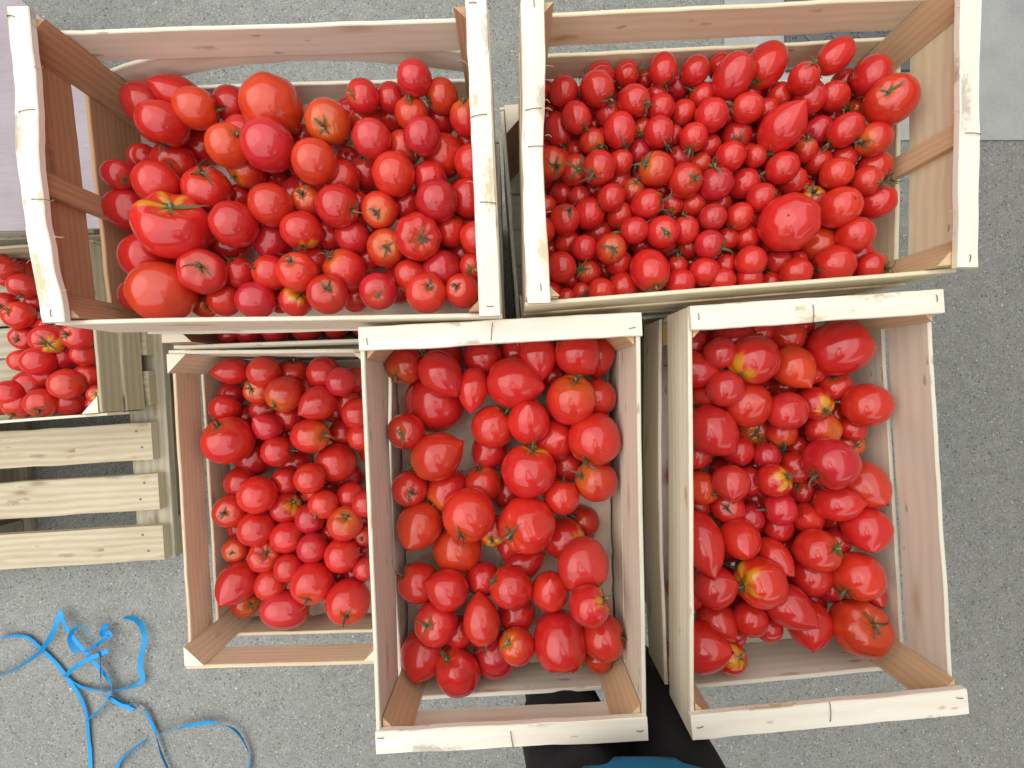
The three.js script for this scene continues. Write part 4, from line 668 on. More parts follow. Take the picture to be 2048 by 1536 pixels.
T('M','pointed',.1048,.54,-.0496,.0369,1,-0.63,0.07,-0.78,'v s','tomato with a small yellow patch in the middle crate');
T('M','pointed',.145,.5031,-.0482,.0288,1.25,0.10,0.09,-0.99,'','red pointed tomato, just right of the tomato with a small yellow patch, middle crate');
T('M','round',.0945,.5358,.0245,.0405,1,0.13,0.59,-0.80,'w s','red tomato, just above and left of the big tomato against the right wall, middle crate');
T('M','round',.1443,.5066,.0219,.0308,1.05,0.18,-0.83,0.52,'','red tomato, just above the big tomato against the right wall, middle crate');
T('M','round',.0671,.49,-.014,.0247,1,0.05,-0.92,0.38,'','red tomato, just below and right of the tomato pointing at the rear rail, middle crate');
T('M','pointed',.0265,.5426,.0607,.0342,1.12,0.03,-0.73,0.68,'t','round tomato with a tip pointing up in the middle crate');
T('M','round',-.0315,.5203,.0704,.0357,1,0.66,0.21,-0.72,'y s','tomato with yellow beside its stem in the middle crate');
T('M','pointed',-.0382,.4795,.1152,.032,1.05,0.53,-0.57,-0.63,'t','red pointed tomato, just below the tomato with yellow beside its stem, middle crate');
T('M','round',-.1708,.5358,.077,.03,1,-0.09,0.99,-0.10,'G s','tomato with long spidery sepals in the middle crate');
T('M','pointed',-.1219,.5362,.1155,.0389,1.12,-0.87,-0.15,0.48,'w t','red pointed tomato, just below and right of the tomato with long spidery sepals, middle crate');
T('M','round',-.1661,.525,.1711,.0292,1,0.20,0.98,0.09,'s','tomato with a star stem at the left wall in the middle crate');
T('M','pointed',-.1106,.5054,.1766,.0322,1.15,-0.56,0.51,0.65,'w s','red pointed tomato, just above and left of the big heart shaped tomato with stem below');
T('M','round',-.0506,.4963,.1692,.0322,1,-0.12,0.33,-0.94,'s','red tomato, just above and right of the big heart shaped tomato with stem below');
T('M','pointed',.0703,.5047,.0903,.0381,1,-0.32,-0.94,0.11,'t','red pointed tomato, just below and right of the round tomato with a tip pointing up');
T('M','pointed',.0255,.5368,.1413,.0447,0.98,0.18,0.33,-0.93,'v s','big tomato with yellow flecks on top in the middle crate');
T('M','round',.0942,.4828,.1412,.029,1,0.55,-0.56,0.62,'','red tomato, just right of the big tomato with yellow flecks on top, middle crate');
T('M','pointed',.1337,.5357,.089,.0432,1,-0.41,0.42,0.81,'s','big tomato against the right wall in the middle crate');
T('M','round',.1385,.5222,.1572,.0345,1,-0.84,0.42,-0.34,'w s','red tomato, just below the big tomato against the right wall, middle crate');
T('M','round',.0798,.525,.1842,.0296,0.95,0.18,0.03,-0.98,'s','red tomato, just below and right of the big tomato with yellow flecks on top');
T('M','round',-.0056,.4691,.1898,.0305,1,-0.26,-0.81,0.53,'','red tomato, just below and left of the big tomato with yellow flecks on top');
T('M','ribbed',.0226,.5386,.2238,.0451,1,-0.67,0.70,0.26,'s','largest ribbed tomato in the middle crate');
T('M','round',.1273,.456,.2437,.0282,1.03,-0.70,0.54,-0.47,'s','red tomato, just above and right of the tomato with a bold yellow patch, middle crate');
T('M','pointed',.0872,.4843,.2658,.0364,1.12,0.64,0.73,0.24,'y s','tomato with a bold yellow patch in the middle crate');
T('M','pointed',.1167,.5343,.292,.0453,0.85,-0.67,-0.72,-0.19,'c','big pink tomato in the middle crate');
T('M','pointed',.0181,.4977,.3036,.0263,1.35,-0.92,0.02,0.40,'t','red pointed tomato with tip at right, just below the largest ribbed tomato, middle crate');
T('M','pointed',-.0018,.472,.2761,.0268,1.1,0.30,-0.68,-0.67,'t','red pointed tomato, just below and left of the largest ribbed tomato, middle crate');
T('M','pointed',-.1505,.525,.2309,.0375,1.05,0.31,-0.72,-0.62,'o t','orange-red pointed tomato, just below the tomato with a star stem at the left wall');
T('M','pointed',-.0677,.5492,.207,.0425,1,-0.25,0.74,0.63,'s','big heart shaped tomato with stem below in the middle crate');
T('M','round',-.0929,.4951,.2796,.0428,0.95,-0.69,-0.50,0.53,'o','large orange-red tomato, just below the big heart shaped tomato with stem below, middle crate');
T('M','round',-.0314,.5094,.2429,.0257,1,-0.07,0.88,0.46,'y s','red tomato, just below and right of the big heart shaped tomato with stem below');
T('M','round',-.1551,.5139,.3278,.0328,1.05,-0.76,0.42,-0.50,'s','red tomato with stem at left, just left of the tomato pointing left, middle crate');
T('M','pointed',-.1027,.5422,.327,.0322,1.06,0.82,-0.37,0.43,'t','tomato pointing left in the middle crate');
T('M','round',-.0491,.5085,.3263,.0283,1.05,-0.52,-0.79,0.32,'','red tomato, just right of the tomato pointing left, middle crate');
T('M','pointed',-.0008,.5442,.3233,.0337,1.02,-0.90,0.17,-0.40,'G s','red pointed tomato, above and right of the teardrop tomato pointing up, middle crate');
T('M','pointed',.0605,.535,.3332,.0311,1.12,0.02,-0.68,0.73,'t','red pointed tomato, just below and left of the big pink tomato, middle crate');
T('M','round',.1168,.5868,.3336,.0303,0.95,0.78,0.32,-0.53,'v s','red tomato with yellow shoulders, just below the big pink tomato, middle crate');
T('M','round',-.123,.5356,.384,.0349,0.97,-0.27,0.93,-0.24,'G s','tomato with a limp leafy stem in the middle crate');
T('M','pointed',-.0474,.547,.3759,.0293,1.32,0.13,0.17,0.98,'t','teardrop tomato pointing up in the middle crate');
T('M','round',-.088,.5063,.4146,.0263,1,-0.26,-0.87,0.43,'','red tomato, just right of the tomato with a limp leafy stem, middle crate');
T('M','pointed',-.146,.508,.451,.039,1,0.19,-0.79,-0.59,'t','red pointed tomato, just below the tomato with a limp leafy stem, middle crate');
T('M','ribbed',-.0871,.5352,.4645,.0347,1.1,-0.54,0.26,-0.80,'s','front tomato with a folded stem end in the middle crate');
T('M','round',.009,.4959,.3878,.0325,0.95,-0.23,-0.83,0.51,'','red tomato, just right of the teardrop tomato pointing up, middle crate');
T('M','round',.0079,.5395,.4215,.0288,1.05,-0.51,0.64,-0.58,'w G s','red tomato with stem at left, just left of the tall egg shaped tomato, middle crate');
T('M','round',-.0275,.5022,.453,.0371,1,0.61,-0.68,0.41,'c','crimson tomato, just below and right of the teardrop tomato pointing up, middle crate');
T('M','round',.0759,.535,.4155,.0423,1.15,0.04,0.58,0.82,'','tall egg shaped tomato in the middle crate');
T('M','pointed',.1468,.535,.4104,.035,1.05,0.88,0.41,-0.22,'s','tomato in the front right corner in the middle crate');
T('M','round',.1425,.509,.4572,.0231,1,0.34,-0.55,0.76,'o','orange-red tomato, just below and left of the tomato in the front right corner, middle crate');
T('BL','pointed',-.5676,.335,-.0257,.0268,1.35,0.75,-0.66,-0.07,'t','tomato pointing left at the rear in the lower left crate');
T('BL','round',-.4994,.3426,-.0235,.0329,0.95,-0.47,-0.73,-0.50,'','red tomato, just right of the tomato pointing left at the rear, lower left crate');
T('BL','round',-.4614,.2969,-.0234,.0333,0.85,0.13,0.31,-0.94,'s','red tomato, above and left of the tomato pointing to the lower left, lower left crate');
T('BL','round',-.3884,.3246,-.0235,.0337,0.98,-0.52,-0.76,0.39,'','red tomato, just above and left of the smooth crimson tomato, lower left crate');
T('BL','round',-.3434,.3476,-.0053,.0295,0.93,-0.34,-0.94,-0.01,'c t','smooth crimson tomato in the lower left crate');
T('BL','round',-.5161,.3337,.014,.0295,0.95,-0.04,0.99,-0.16,'w s','red tomato, below and right of the tomato pointing left at the rear, lower left crate');
T('BL','pointed',-.4536,.3502,.0193,.036,1.05,-0.30,0.66,0.69,'w s','red pointed tomato, just left of the tomato pointing to the lower left, lower left crate');
T('BL','pointed',-.3889,.3456,.0395,.0348,1.12,0.65,-0.59,-0.48,'t','tomato pointing to the lower left in the lower left crate');
T('BL','round',-.428,.299,.0136,.0281,1,-0.84,-0.49,-0.21,'','red tomato, just above and left of the tomato pointing to the lower left');
T('BL','round',-.3459,.3038,.0366,.028,1,0.07,-0.94,0.34,'','red tomato, just below the smooth crimson tomato, lower left crate');
T('BL','round',-.3117,.3398,.0591,.0326,1,-0.29,-0.88,0.37,'','red tomato, below and right of the smooth crimson tomato, lower left crate');
T('BL','round',-.5871,.3298,.0497,.0298,0.9,-0.41,-0.82,-0.41,'','red tomato, just above the biggest tomato at the left wall, lower left crate');
T('BL','round',-.5961,.2876,.0216,.0275,1,-0.89,-0.41,-0.22,'','red tomato, just below the tomato pointing left at the rear, lower left crate');
T('BL','round',-.5228,.3052,.0566,.028,0.9,-0.11,-0.98,-0.16,'c','crimson tomato, just above the small pink tomato with a nipple, lower left crate');
T('BL','pointed',-.4958,.3397,.0873,.0276,1.08,0.52,-0.64,0.56,'c t','small pink tomato with a nipple in the lower left crate');
T('BL','round',-.4678,.302,.0692,.0284,1,-0.69,-0.68,-0.25,'','red tomato, just above and left of the tomato with its stem to the right');
T('BL','pointed',-.4083,.345,.104,.0352,1.18,0.92,0.38,-0.04,'w s','tomato with its stem to the right in the lower left crate');
T('BL','round',-.5673,.3538,.1132,.0488,0.93,-0.10,0.62,-0.78,'s','biggest tomato at the left wall in the lower left crate');
T('BL','round',-.5722,.2845,.0726,.0289,1,-0.90,-0.44,-0.01,'','red tomato, just above and right of the biggest tomato at the left wall');
T('BL','round',-.4767,.3362,.1353,.0311,1,1.00,-0.00,0.00,'s','red tomato, just below and right of the small pink tomato with a nipple');
T('BL','round',-.3676,.3076,.1629,.0413,0.97,-0.72,-0.64,0.25,'','red tomato, just above and right of the tomato with a crease below, lower left crate');
T('BL','round',-.3642,.2828,.1051,.0288,1,-0.90,-0.41,0.14,'','red tomato, just right of the tomato with its stem to the right, lower left crate');
T('BL','round',-.3077,.334,.1072,.0281,1,-0.42,-0.71,-0.57,'','red tomato, right of the tomato with its stem to the right, lower left crate');
T('BL','round',-.5562,.2776,.1593,.0406,1,-0.20,-0.98,0.04,'','red tomato, just below and right of the biggest tomato at the left wall');
T('BL','round',-.4699,.2682,.1688,.0325,1,-0.89,-0.40,-0.20,'','red tomato, just above and left of the tomato with a crease below, lower left crate');
T('BL','round',-.5644,.3113,.206,.0322,1.02,-0.37,-0.93,-0.01,'','red tomato, just above and left of the plump tomato near the middle of the left');
T('BL','round',-.5048,.3575,.2191,.037,0.93,-0.15,-0.86,0.49,'','plump tomato near the middle of the left in the lower left crate');
T('BL','round',-.4721,.3116,.2023,.0285,1.02,-0.17,-0.93,0.32,'','red tomato, just above the tomato with yellow rays, lower left crate');
T('BL','round',-.4015,.3562,.1885,.0304,0.97,0.14,-0.89,0.43,'','tomato with a crease below in the lower left crate');
T('BL','round',-.3792,.3479,.2411,.0298,0.93,-0.32,0.61,0.72,'s','red tomato, just above and left of the orange tomato facing up, lower left crate');
T('BL','round',-.4676,.3199,.2533,.033,0.85,0.79,0.41,-0.47,'y s','tomato with yellow rays in the lower left crate');
T('BL','round',-.3368,.3151,.2326,.0289,1,-0.53,0.46,0.71,'y s','red tomato with yellow shoulders, just above the orange tomato facing up, lower left crate');
T('BL','round',-.4137,.3233,.276,.0312,1,-0.14,-0.88,-0.45,'c','crimson tomato, just below and right of the tomato with yellow rays, lower left crate');
T('BL','round',-.5682,.3401,.257,.033,0.95,0.10,0.99,-0.11,'s','tomato at the left wall with an open stem in the lower left crate');
T('BL','round',-.5174,.3379,.2906,.0369,0.95,-0.08,-0.70,0.71,'','red tomato, just below the plump tomato near the middle of the left, lower left crate');
T('BL','round',-.4573,.335,.3123,.0319,1.03,0.98,0.15,0.11,'s','red tomato, just above and right of the ribbed orange tomato, lower left crate');
T('BL','round',-.3364,.3498,.2787,.0352,0.93,0.35,0.74,-0.58,'w s','orange tomato facing up in the lower left crate');
T('BL','round',-.4041,.3397,.3301,.0308,1,-0.48,-0.87,0.09,'c','crimson tomato, below and left of the orange tomato facing up, lower left crate');
T('BL','round',-.3848,.2986,.3139,.0227,1,0.27,-0.94,-0.22,'','small red tomato, just below and left of the orange tomato facing up, lower left crate');
T('BL','round',-.3413,.3468,.3444,.0344,0.98,-0.09,-0.42,0.90,'','red tomato, just below the orange tomato facing up, lower left crate');
T('BL','round',-.5698,.3193,.3407,.0267,1,0.16,0.99,0.03,'w G s','red tomato, just above the big tomato pointing down left, lower left crate');
T('BL','ribbed',-.5047,.335,.3508,.0324,0.95,0.51,0.69,-0.52,'s','ribbed orange tomato in the lower left crate');
T('BL','round',-.4491,.345,.3702,.0284,0.98,-0.69,-0.54,0.49,'','red tomato, just below and right of the ribbed orange tomato, lower left crate');
T('BL','pointed',-.5551,.338,.4041,.0398,1.12,0.23,-0.80,-0.55,'w t','big tomato pointing down left in the lower left crate');
T('BL','round',-.4898,.335,.4062,.0322,0.93,0.26,-0.90,0.34,'','red tomato, just above and left of the wide flat crimson tomato, lower left crate');
T('BL','round',-.5578,.3057,.457,.0291,0.95,0.72,0.69,-0.04,'w s','red tomato, just below the big tomato pointing down left, lower left crate');
T('BL','round',-.4,.346,.4001,.0429,0.95,0.07,0.86,0.51,'s','large red tomato, just above and right of the wide flat crimson tomato, lower left crate');
T('BL','round',-.4588,.335,.456,.038,1.3,0.95,-0.26,0.15,'c','wide flat crimson tomato in the lower left crate');
T('BL','round',-.3267,.3531,.4352,.0439,0.95,0.21,0.91,0.35,'s','large tomato with its stem toward the front in the lower left crate');
T('BL','ribbed',-.3252,.3011,.3964,.0282,0.85,0.64,0.61,-0.46,'c W s','crimson ribbed tomato with stem facing up, below the orange tomato facing up, lower left crate');
T('BL','round',-.3104,.3188,.3136,.0218,1,0.28,0.96,0.01,'s','small red tomato, just below and right of the orange tomato facing up, lower left crate');
T('BL','round',-.3226,.2651,.3644,.0255,1,-0.05,-0.77,0.64,'','half hidden red tomato, below and right of the orange tomato facing up, lower left crate');
T('BL','round',-.3587,.2604,.2054,.03,1,-0.63,-0.77,0.12,'c','crimson tomato, right of the tomato with a crease below, lower left crate');
T('BL','round',-.4026,.2565,.2255,.0239,1,-0.23,-0.83,0.51,'','half hidden red tomato, just right of the tomato with a crease below, lower left crate');
T('BL','round',-.5789,.2985,.3046,.0207,1,-0.50,-0.86,0.10,'','red tomato, just below the tomato at the left wall with an open stem');
T('BL','round',-.494,.2873,.2986,.0257,1,-0.74,-0.67,0.05,'','half hidden red tomato, just below the tomato with yellow rays, lower left crate');
T('BL','round',-.4472,.2764,.2465,.0209,1,-0.05,-0.96,0.27,'c','half hidden small crimson tomato, just below the tomato with a crease below, lower left crate');
T('BL','round',-.3696,.2896,.4088,.0245,1,-0.59,-0.80,-0.02,'','red tomato, just above the large tomato with its stem toward the front, lower left crate');
T('R','round',.3202,.4774,-.0747,.029,1,0.88,-0.40,0.26,'','red tomato, just left of the tomato with a tiny pale scar, lower right crate');
T('R','round',.3628,.5149,-.0724,.034,0.95,0.49,-0.84,0.22,'t','tomato with a tiny pale scar in the lower right crate');
T('R','round',.4125,.5101,-.0867,.0234,1,0.47,-0.44,-0.76,'','red tomato, just above the tomato with two yellow patches, lower right crate');
T('R','round',.4503,.5238,-.0794,.0292,0.9,0.69,-0.72,0.12,'','red tomato, just above the orange tomato pointing down right, lower right crate');
T('R','round',.4826,.5102,-.0955,.0189,1,0.92,-0.38,0.11,'','small red tomato, just above and left of the largest smooth oval tomato, lower right crate');
T('R','round',.5205,.543,-.0592,.0438,1.12,0.75,0.54,-0.38,'','largest smooth oval tomato in the lower right crate');
T('R','pointed',.3754,.5627,-.0374,.0388,1,-0.66,0.17,0.73,'y s','tomato with two yellow patches in the lower right crate');
T('R','pointed',.4485,.543,-.0272,.0322,1.12,-0.39,-0.49,-0.78,'o t','orange tomato pointing down right in the lower right crate');
T('R','pointed',.2916,.533,-.0223,.0305,1.3,-0.86,-0.47,-0.21,'t','tomato pointing right by the left wall in the lower right crate');
T('R','round',.3453,.5122,-.0246,.027,1,-0.45,0.25,0.86,'o s','orange-red tomato, just right of the tomato pointing right by the left wall, lower right crate');
T('R','round',.5342,.5151,.0034,.0273,0.85,-0.48,0.53,-0.70,'s','red tomato with stem at top, just below the largest smooth oval tomato, lower right crate');
T('R','round',.5578,.5549,.0343,.0345,0.93,0.56,-0.79,0.26,'','round tomato next to the right wall in the lower right crate');
T('R','pointed',.3769,.5436,.0318,.0385,0.9,-0.18,-0.97,0.14,'t','round tomato with a small nipple in the lower right crate');
T('R','round',.3196,.5201,.0214,.0274,0.82,-0.50,0.19,0.85,'s','red tomato, just above the big heart pointing down right, lower right crate');
T('R','round',.4891,.5314,.0323,.027,1,0.22,0.88,0.41,'y s','red tomato, below and right of the orange tomato pointing down right, lower right crate');
T('R','round',.5518,.4917,.0554,.0239,1,-0.10,-0.91,0.39,'','red tomato, just left of the round tomato next to the right wall, lower right crate');
T('R','round',.4359,.5487,.0435,.0302,1.22,0.59,-0.77,-0.23,'c','crimson tomato, just right of the round tomato with a small nipple, lower right crate');
T('R','round',.4191,.4802,.0814,.0308,0.8,-0.35,0.92,0.16,'o w s','orange tomato facing up in the lower right crate');
T('R','round',.446,.5154,.0786,.0247,1,-0.10,0.47,0.88,'w s','red tomato, just right of the orange tomato facing up, lower right crate');
T('R','round',.5092,.5236,.0754,.0297,0.8,0.35,0.94,0.01,'w x','red tomato, just above the big pink ribbed tomato, lower right crate');
T('R','round',.5667,.5001,.1012,.0251,1,-0.09,0.99,-0.12,'o w s','orange-red tomato, just above and right of the big pink ribbed tomato, lower right crate');
T('R','round',.5578,.5228,.0731,.0214,1,0.75,-0.28,0.60,'','red tomato, just below and left of the round tomato next to the right wall');
T('R','pointed',.3165,.546,.0751,.0389,1.1,-0.60,-0.43,-0.67,'t','big heart pointing down right in the lower right crate');
T('R','round',.3742,.5133,.1116,.0257,1,-0.12,-0.99,-0.11,'','red tomato, just below and left of the orange tomato facing up, lower right crate');
T('R','round',.4163,.5227,.117,.0222,0.98,0.60,-0.77,0.22,'c','crimson tomato, just above the tomato with an orange and yellow side, lower right crate');
T('R','round',.4693,.5108,.1381,.0259,0.95,0.33,-0.92,-0.22,'','red tomato, just above and right of the tomato with an orange and yellow side');
T('R','round',.4156,.5484,.152,.026,0.98,0.47,0.81,-0.37,'y s','tomato with an orange and yellow side in the lower right crate');
T('R','round',.4853,.4935,.105,.0193,1,0.91,-0.23,0.35,'','red tomato, just above and left of the big pink ribbed tomato, lower right crate');
T('R','ribbed',.4937,.5622,.1229,.0396,0.93,-0.76,0.16,0.63,'c s','big pink ribbed tomato in the lower right crate');
T('R','pointed',.567,.533,.1619,.0373,1.1,-0.17,-0.86,-0.48,'o','big orange tomato by the right wall in the lower right crate');
T('R','pointed',.5192,.543,.1898,.0283,1.22,-0.67,-0.72,0.18,'t','red pointed tomato, just below the big pink ribbed tomato, lower right crate');
T('R','pointed',.3479,.5494,.1569,.0292,0.95,0.27,-0.74,-0.61,'c t','crimson pointed tomato, just above the small tomato with a sunken stem, lower right crate');
T('R','round',.3939,.5097,.1605,.0241,1,0.84,-0.35,0.41,'','red tomato, just left of the tomato with an orange and yellow side, lower right crate');
T('R','round',.311,.5176,.171,.0273,1.05,0.51,0.83,0.23,'o s','orange-red tomato, just above and left of the small tomato with a sunken stem');
T('R','round',.3017,.4679,.1618,.0298,1,0.82,-0.44,0.36,'','red tomato, below and left of the big heart pointing down right, lower right crate');
T('R','round',.3552,.517,.2043,.0264,0.85,-0.40,0.89,-0.23,'s','small tomato with a sunken stem in the lower right crate');
T('R','round',.4317,.5346,.2004,.0274,0.9,-0.98,-0.16,0.15,'c s','crimson tomato, just below the tomato with an orange and yellow side, lower right crate');
T('R','round',.4906,.498,.1812,.0224,1,-0.70,0.49,-0.52,'s','red tomato, just below and left of the big pink ribbed tomato, lower right crate');
T('R','pointed',.4869,.5159,.2203,.0251,0.97,0.59,-0.74,0.31,'t','red pointed tomato, below and right of the tomato with an orange and yellow side');
T('R','round',.3933,.5159,.2215,.0235,1.02,0.10,-0.92,0.37,'c','crimson tomato, just above and right of the tomato with a short blunt tip');
T('R','round',.4432,.51,.2386,.0246,0.95,-0.25,-0.97,0.05,'','red tomato, just above the oval tomato lying diagonally, lower right crate');
T('R','round',.5479,.4876,.227,.0247,1,0.51,-0.74,0.44,'','half hidden red tomato, below the big pink ribbed tomato, lower right crate');
T('R','pointed',.5625,.5455,.2302,.0358,0.95,0.21,-0.63,-0.75,'t','red pointed tomato, just below the big orange tomato by the right wall, lower right crate');
T('R','pointed',.3018,.543,.2501,.0351,1.42,-0.17,-0.55,-0.82,'t','long pointed tomato by the left wall in the lower right crate');
T('R','pointed',.3627,.5433,.2482,.0309,1.15,0.14,-0.94,-0.32,'t','tomato with a short blunt tip in the lower right crate');
T('R','pointed',.4259,.5289,.2791,.0246,1.4,-0.40,-0.75,-0.53,'t','oval tomato lying diagonally in the lower right crate');
T('R','pointed',.4826,.5475,.2631,.0341,1,0.55,0.77,-0.32,'G s','red pointed tomato, right of the oval tomato lying diagonally, lower right crate');
T('R','round',.5413,.5101,.2622,.0222,1,0.28,-0.93,0.26,'w','red tomato, just above and left of the large tomato near the front right');
T('R','pointed',.5526,.543,.3063,.0379,1,-0.78,0.28,0.56,'s','large tomato near the front right in the lower right crate');
T('R','pointed',.5978,.517,.3484,.0185,1.1,0.05,-0.87,-0.49,'t','red pointed tomato, just below and right of the large tomato near the front right');
T('R','round',.4922,.5144,.3166,.0339,0.95,0.65,-0.63,0.42,'','red tomato, just right of the tomato with a broad yellow shoulder, lower right crate');
T('R','ribbed',.3891,.5559,.3125,.0383,0.97,-0.98,0.21,0.02,'y s','tomato with a broad yellow shoulder in the lower right crate');
T('R','pointed',.3214,.5454,.3205,.0343,1,-0.65,-0.65,0.39,'t','red pointed tomato, just left of the tomato with a broad yellow shoulder, lower right crate');
T('R','round',.291,.5067,.3454,.0325,1,0.55,-0.73,0.41,'','red tomato, above the large tomato in the front left corner, lower right crate');
T('R','pointed',.337,.5173,.392,.0328,1.02,-0.46,-0.76,-0.46,'t','red pointed tomato, just above and right of the large tomato in the front left corner');
T('R','round',.3862,.533,.3794,.0272,1.12,0.27,-0.68,0.68,'','red tomato, just below the tomato with a broad yellow shoulder, lower right crate');
T('R','pointed',.4384,.5451,.3535,.0337,1.22,-0.61,-0.69,-0.39,'t','red pointed tomato, just below and right of the tomato with a broad yellow shoulder');
T('R','pointed',.4835,.5236,.3912,.0353,1.12,0.29,-0.76,-0.58,'','red pointed tomato, just left of the biggest ribbed tomato in front, lower right crate');
T('R','round',.4228,.517,.403,.0228,1,0.19,-0.87,0.45,'','red tomato, below the tomato with a broad yellow shoulder, lower right crate');
T('R','ribbed',.5543,.543,.3877,.0434,0.93,0.07,0.84,-0.54,'o s','biggest ribbed tomato in front in the lower right crate');
T('R','round',.5951,.517,.398,.024,1.05,0.48,-0.71,0.51,'','red tomato, just right of the biggest ribbed tomato in front, lower right crate');
T('R','round',.5372,.498,.3421,.0264,1,0.12,0.99,-0.10,'c s','crimson tomato, just left of the large tomato near the front right, lower right crate');
T('R','pointed',.2984,.5466,.4168,.0392,1.15,-0.68,-0.70,0.21,'t','large tomato in the front left corner in the lower right crate');
T('R','round',.3522,.533,.4417,.0261,1.05,0.32,0.82,-0.47,'y G s','small tomato with a yellow stripe in the lower right crate');
T('R','round',.3787,.498,.4257,.0178,1,0.38,-0.73,0.57,'','half hidden red tomato, just above the small tomato with a yellow stripe, lower right crate');
T('R','round',.3143,.4915,.2084,.0235,1,0.26,-0.93,-0.25,'','red tomato, just above the long pointed tomato by the left wall, lower right crate');
T('L','round',-1.1639,.2115,-.2656,.0292,1,-0.54,-0.82,0.22,'','red tomato, above and left of the glossy oval tomato, crate on the pallet');
T('L','round',-1.1693,.173,-.2633,.0312,1,0.26,0.76,-0.59,'c s','crimson tomato, above the smooth tomato on the pair, crate on the pallet');
T('L','round',-1.1664,.2049,-.2657,.0288,1,0.84,0.30,-0.44,'s','red tomato, above and left of the tomato with a yellow green star stem');
T('L','round',-1.1605,.1621,-.2746,.02,1,-0.55,-0.79,-0.28,'','small red tomato, above the tomato with a yellow green star stem, crate on the pallet');
T('L','round',-1.1970,.179,-.2515,.0215,1,-0.54,-0.66,-0.53,'','small red tomato, above the flat tomato with a bent stalk, crate on the pallet');
T('L','round',-1.1354,.1974,-.2276,.03,0.925,0.21,0.46,0.86,'c s','crimson tomato, just above the flat tomato with a bent stalk, crate on the pallet');
T('L','round',-1.1816,.1934,-.1874,.0266,0.975,0.36,0.84,0.40,'s','red tomato, just above and left of the flat tomato with a bent stalk');
T('L','round',-1.1345,.2085,-.1572,.0324,0.86,-0.04,0.93,-0.37,'s','flat tomato with a bent stalk in the crate on the pallet');
T('L','round',-1.1389,.1669,-.193,.0214,1,-1.00,-0.08,0.01,'','red tomato, just above and right of the flat tomato with a bent stalk');
T('L','round',-1.1487,.1828,-.1102,.0292,1,0.36,0.89,0.29,'s','red tomato, just left of the tomato with a yellow green star stem');
T('L','round',-1.0694,.2084,-.1026,.0343,0.9,0.64,0.62,0.46,'y G s','tomato with a yellow green star stem in the crate on the pallet');
T('L','round',-1.0991,.1729,-.1338,.0278,0.95,0.73,0.64,-0.23,'s','red tomato, just above the tomato with a yellow green star stem, crate on the pallet');
T('L','round',-.9965,.2089,-.1116,.0335,0.925,-0.07,1.00,0.00,'s','red tomato, just right of the tomato with a yellow green star stem');
T('L','round',-1.1606,.179,-.0548,.0259,1,-0.89,-0.38,0.26,'','red tomato, just left of the smooth tomato on the pair, crate on the pallet');
T('L','round',-1.0874,.2083,-.0517,.0345,0.925,-0.67,-0.25,-0.70,'','smooth tomato on the pair in the crate on the pallet');
T('L','round',-1.0994,.1754,-.0282,.0354,0.925,-0.79,-0.31,0.53,'','red tomato, just below and right of the smooth tomato on the pair');
T('L','round',-1.0653,.1729,-.0648,.0291,0.975,-0.69,-0.49,-0.54,'c','crimson tomato, just below and right of the tomato with a yellow green star stem');
T('L','round',-1.0018,.1892,-.0684,.0279,0.95,-0.84,-0.51,0.17,'','red tomato, above and right of the glossy oval tomato, crate on the pallet');
T('L','round',-1.0097,.1707,-.0196,.0302,0.975,0.18,0.95,0.27,'s','red tomato, just right of the glossy oval tomato, crate on the pallet');
T('L','round',-1.1391,.1757,.0048,.0361,0.9,-0.54,-0.84,0.08,'','red tomato, just below the smooth tomato on the pair, crate on the pallet');
T('L','round',-1.0267,.2072,.0013,.0364,0.875,-0.16,-0.95,0.26,'','glossy oval tomato in the crate on the pallet');
T('L','round',-1.1520,.2117,.0188,.0289,0.925,-0.71,-0.65,0.26,'','red tomato, below and left of the smooth tomato on the pair, crate on the pallet');
T('L','round',-1.0787,.2089,.0434,.0335,0.925,0.36,0.74,0.57,'s','red tomato, just left of the lone tomato in the front right, crate on the pallet');
T('L','round',-1.0472,.1744,.0402,.0344,0.925,-0.10,-0.93,0.36,'','lone tomato in the front right in the crate on the pallet');
T('L','round',-1.1488,.1942,.0493,.0329,0.89,0.11,0.63,0.77,'s','red tomato, left of the lone tomato in the front right, crate on the pallet');
T('L','round',-1.1986,.1904,.0493,.024,1,-0.35,-0.86,-0.36,'','red tomato, left of the glossy oval tomato, crate on the pallet');
T('L','round',-.9571,.2046,.0233,.0215,0.95,0.49,0.86,-0.12,'y G s','red tomato, above and right of the lone tomato in the front right');
T('L','round',-.975,.1854,.046,.0226,0.975,-0.67,-0.67,0.32,'c','crimson tomato, just right of the lone tomato in the front right, crate on the pallet');
T('L','round',-.9973,.161,-.0891,.0187,1,-0.68,-0.64,0.36,'','red tomato, right of the tomato with a yellow green star stem, crate on the pallet');
T('U','round',-.5308,.408,-.0933,.0206,1,-0.27,-0.93,0.25,'c','shaded crimson tomato, first from left in the gap below the upper left crate');
T('U','round',-.4938,.408,-.0974,.0235,1,-0.38,-0.65,0.66,'c','shaded crimson tomato, second from left in the gap below the upper left crate');
T('U','round',-.4455,.408,-.1007,.0252,1,0.03,-0.98,-0.19,'c','shaded crimson tomato, third from left in the gap below the upper left crate');
T('U','round',-.387,.408,-.1072,.0297,1,-0.25,-0.72,0.65,'c','shaded crimson tomato, fourth from left in the gap below the upper left crate');
T('U','round',-.3304,.408,-.1064,.0229,1,-0.45,-0.86,0.24,'c','shaded crimson tomato, fifth from left in the gap below the upper left crate');
T('U','round',-.2701,.408,-.1161,.0347,1,0.10,-0.99,-0.13,'c','shaded crimson tomato, sixth from left in the gap below the upper left crate');
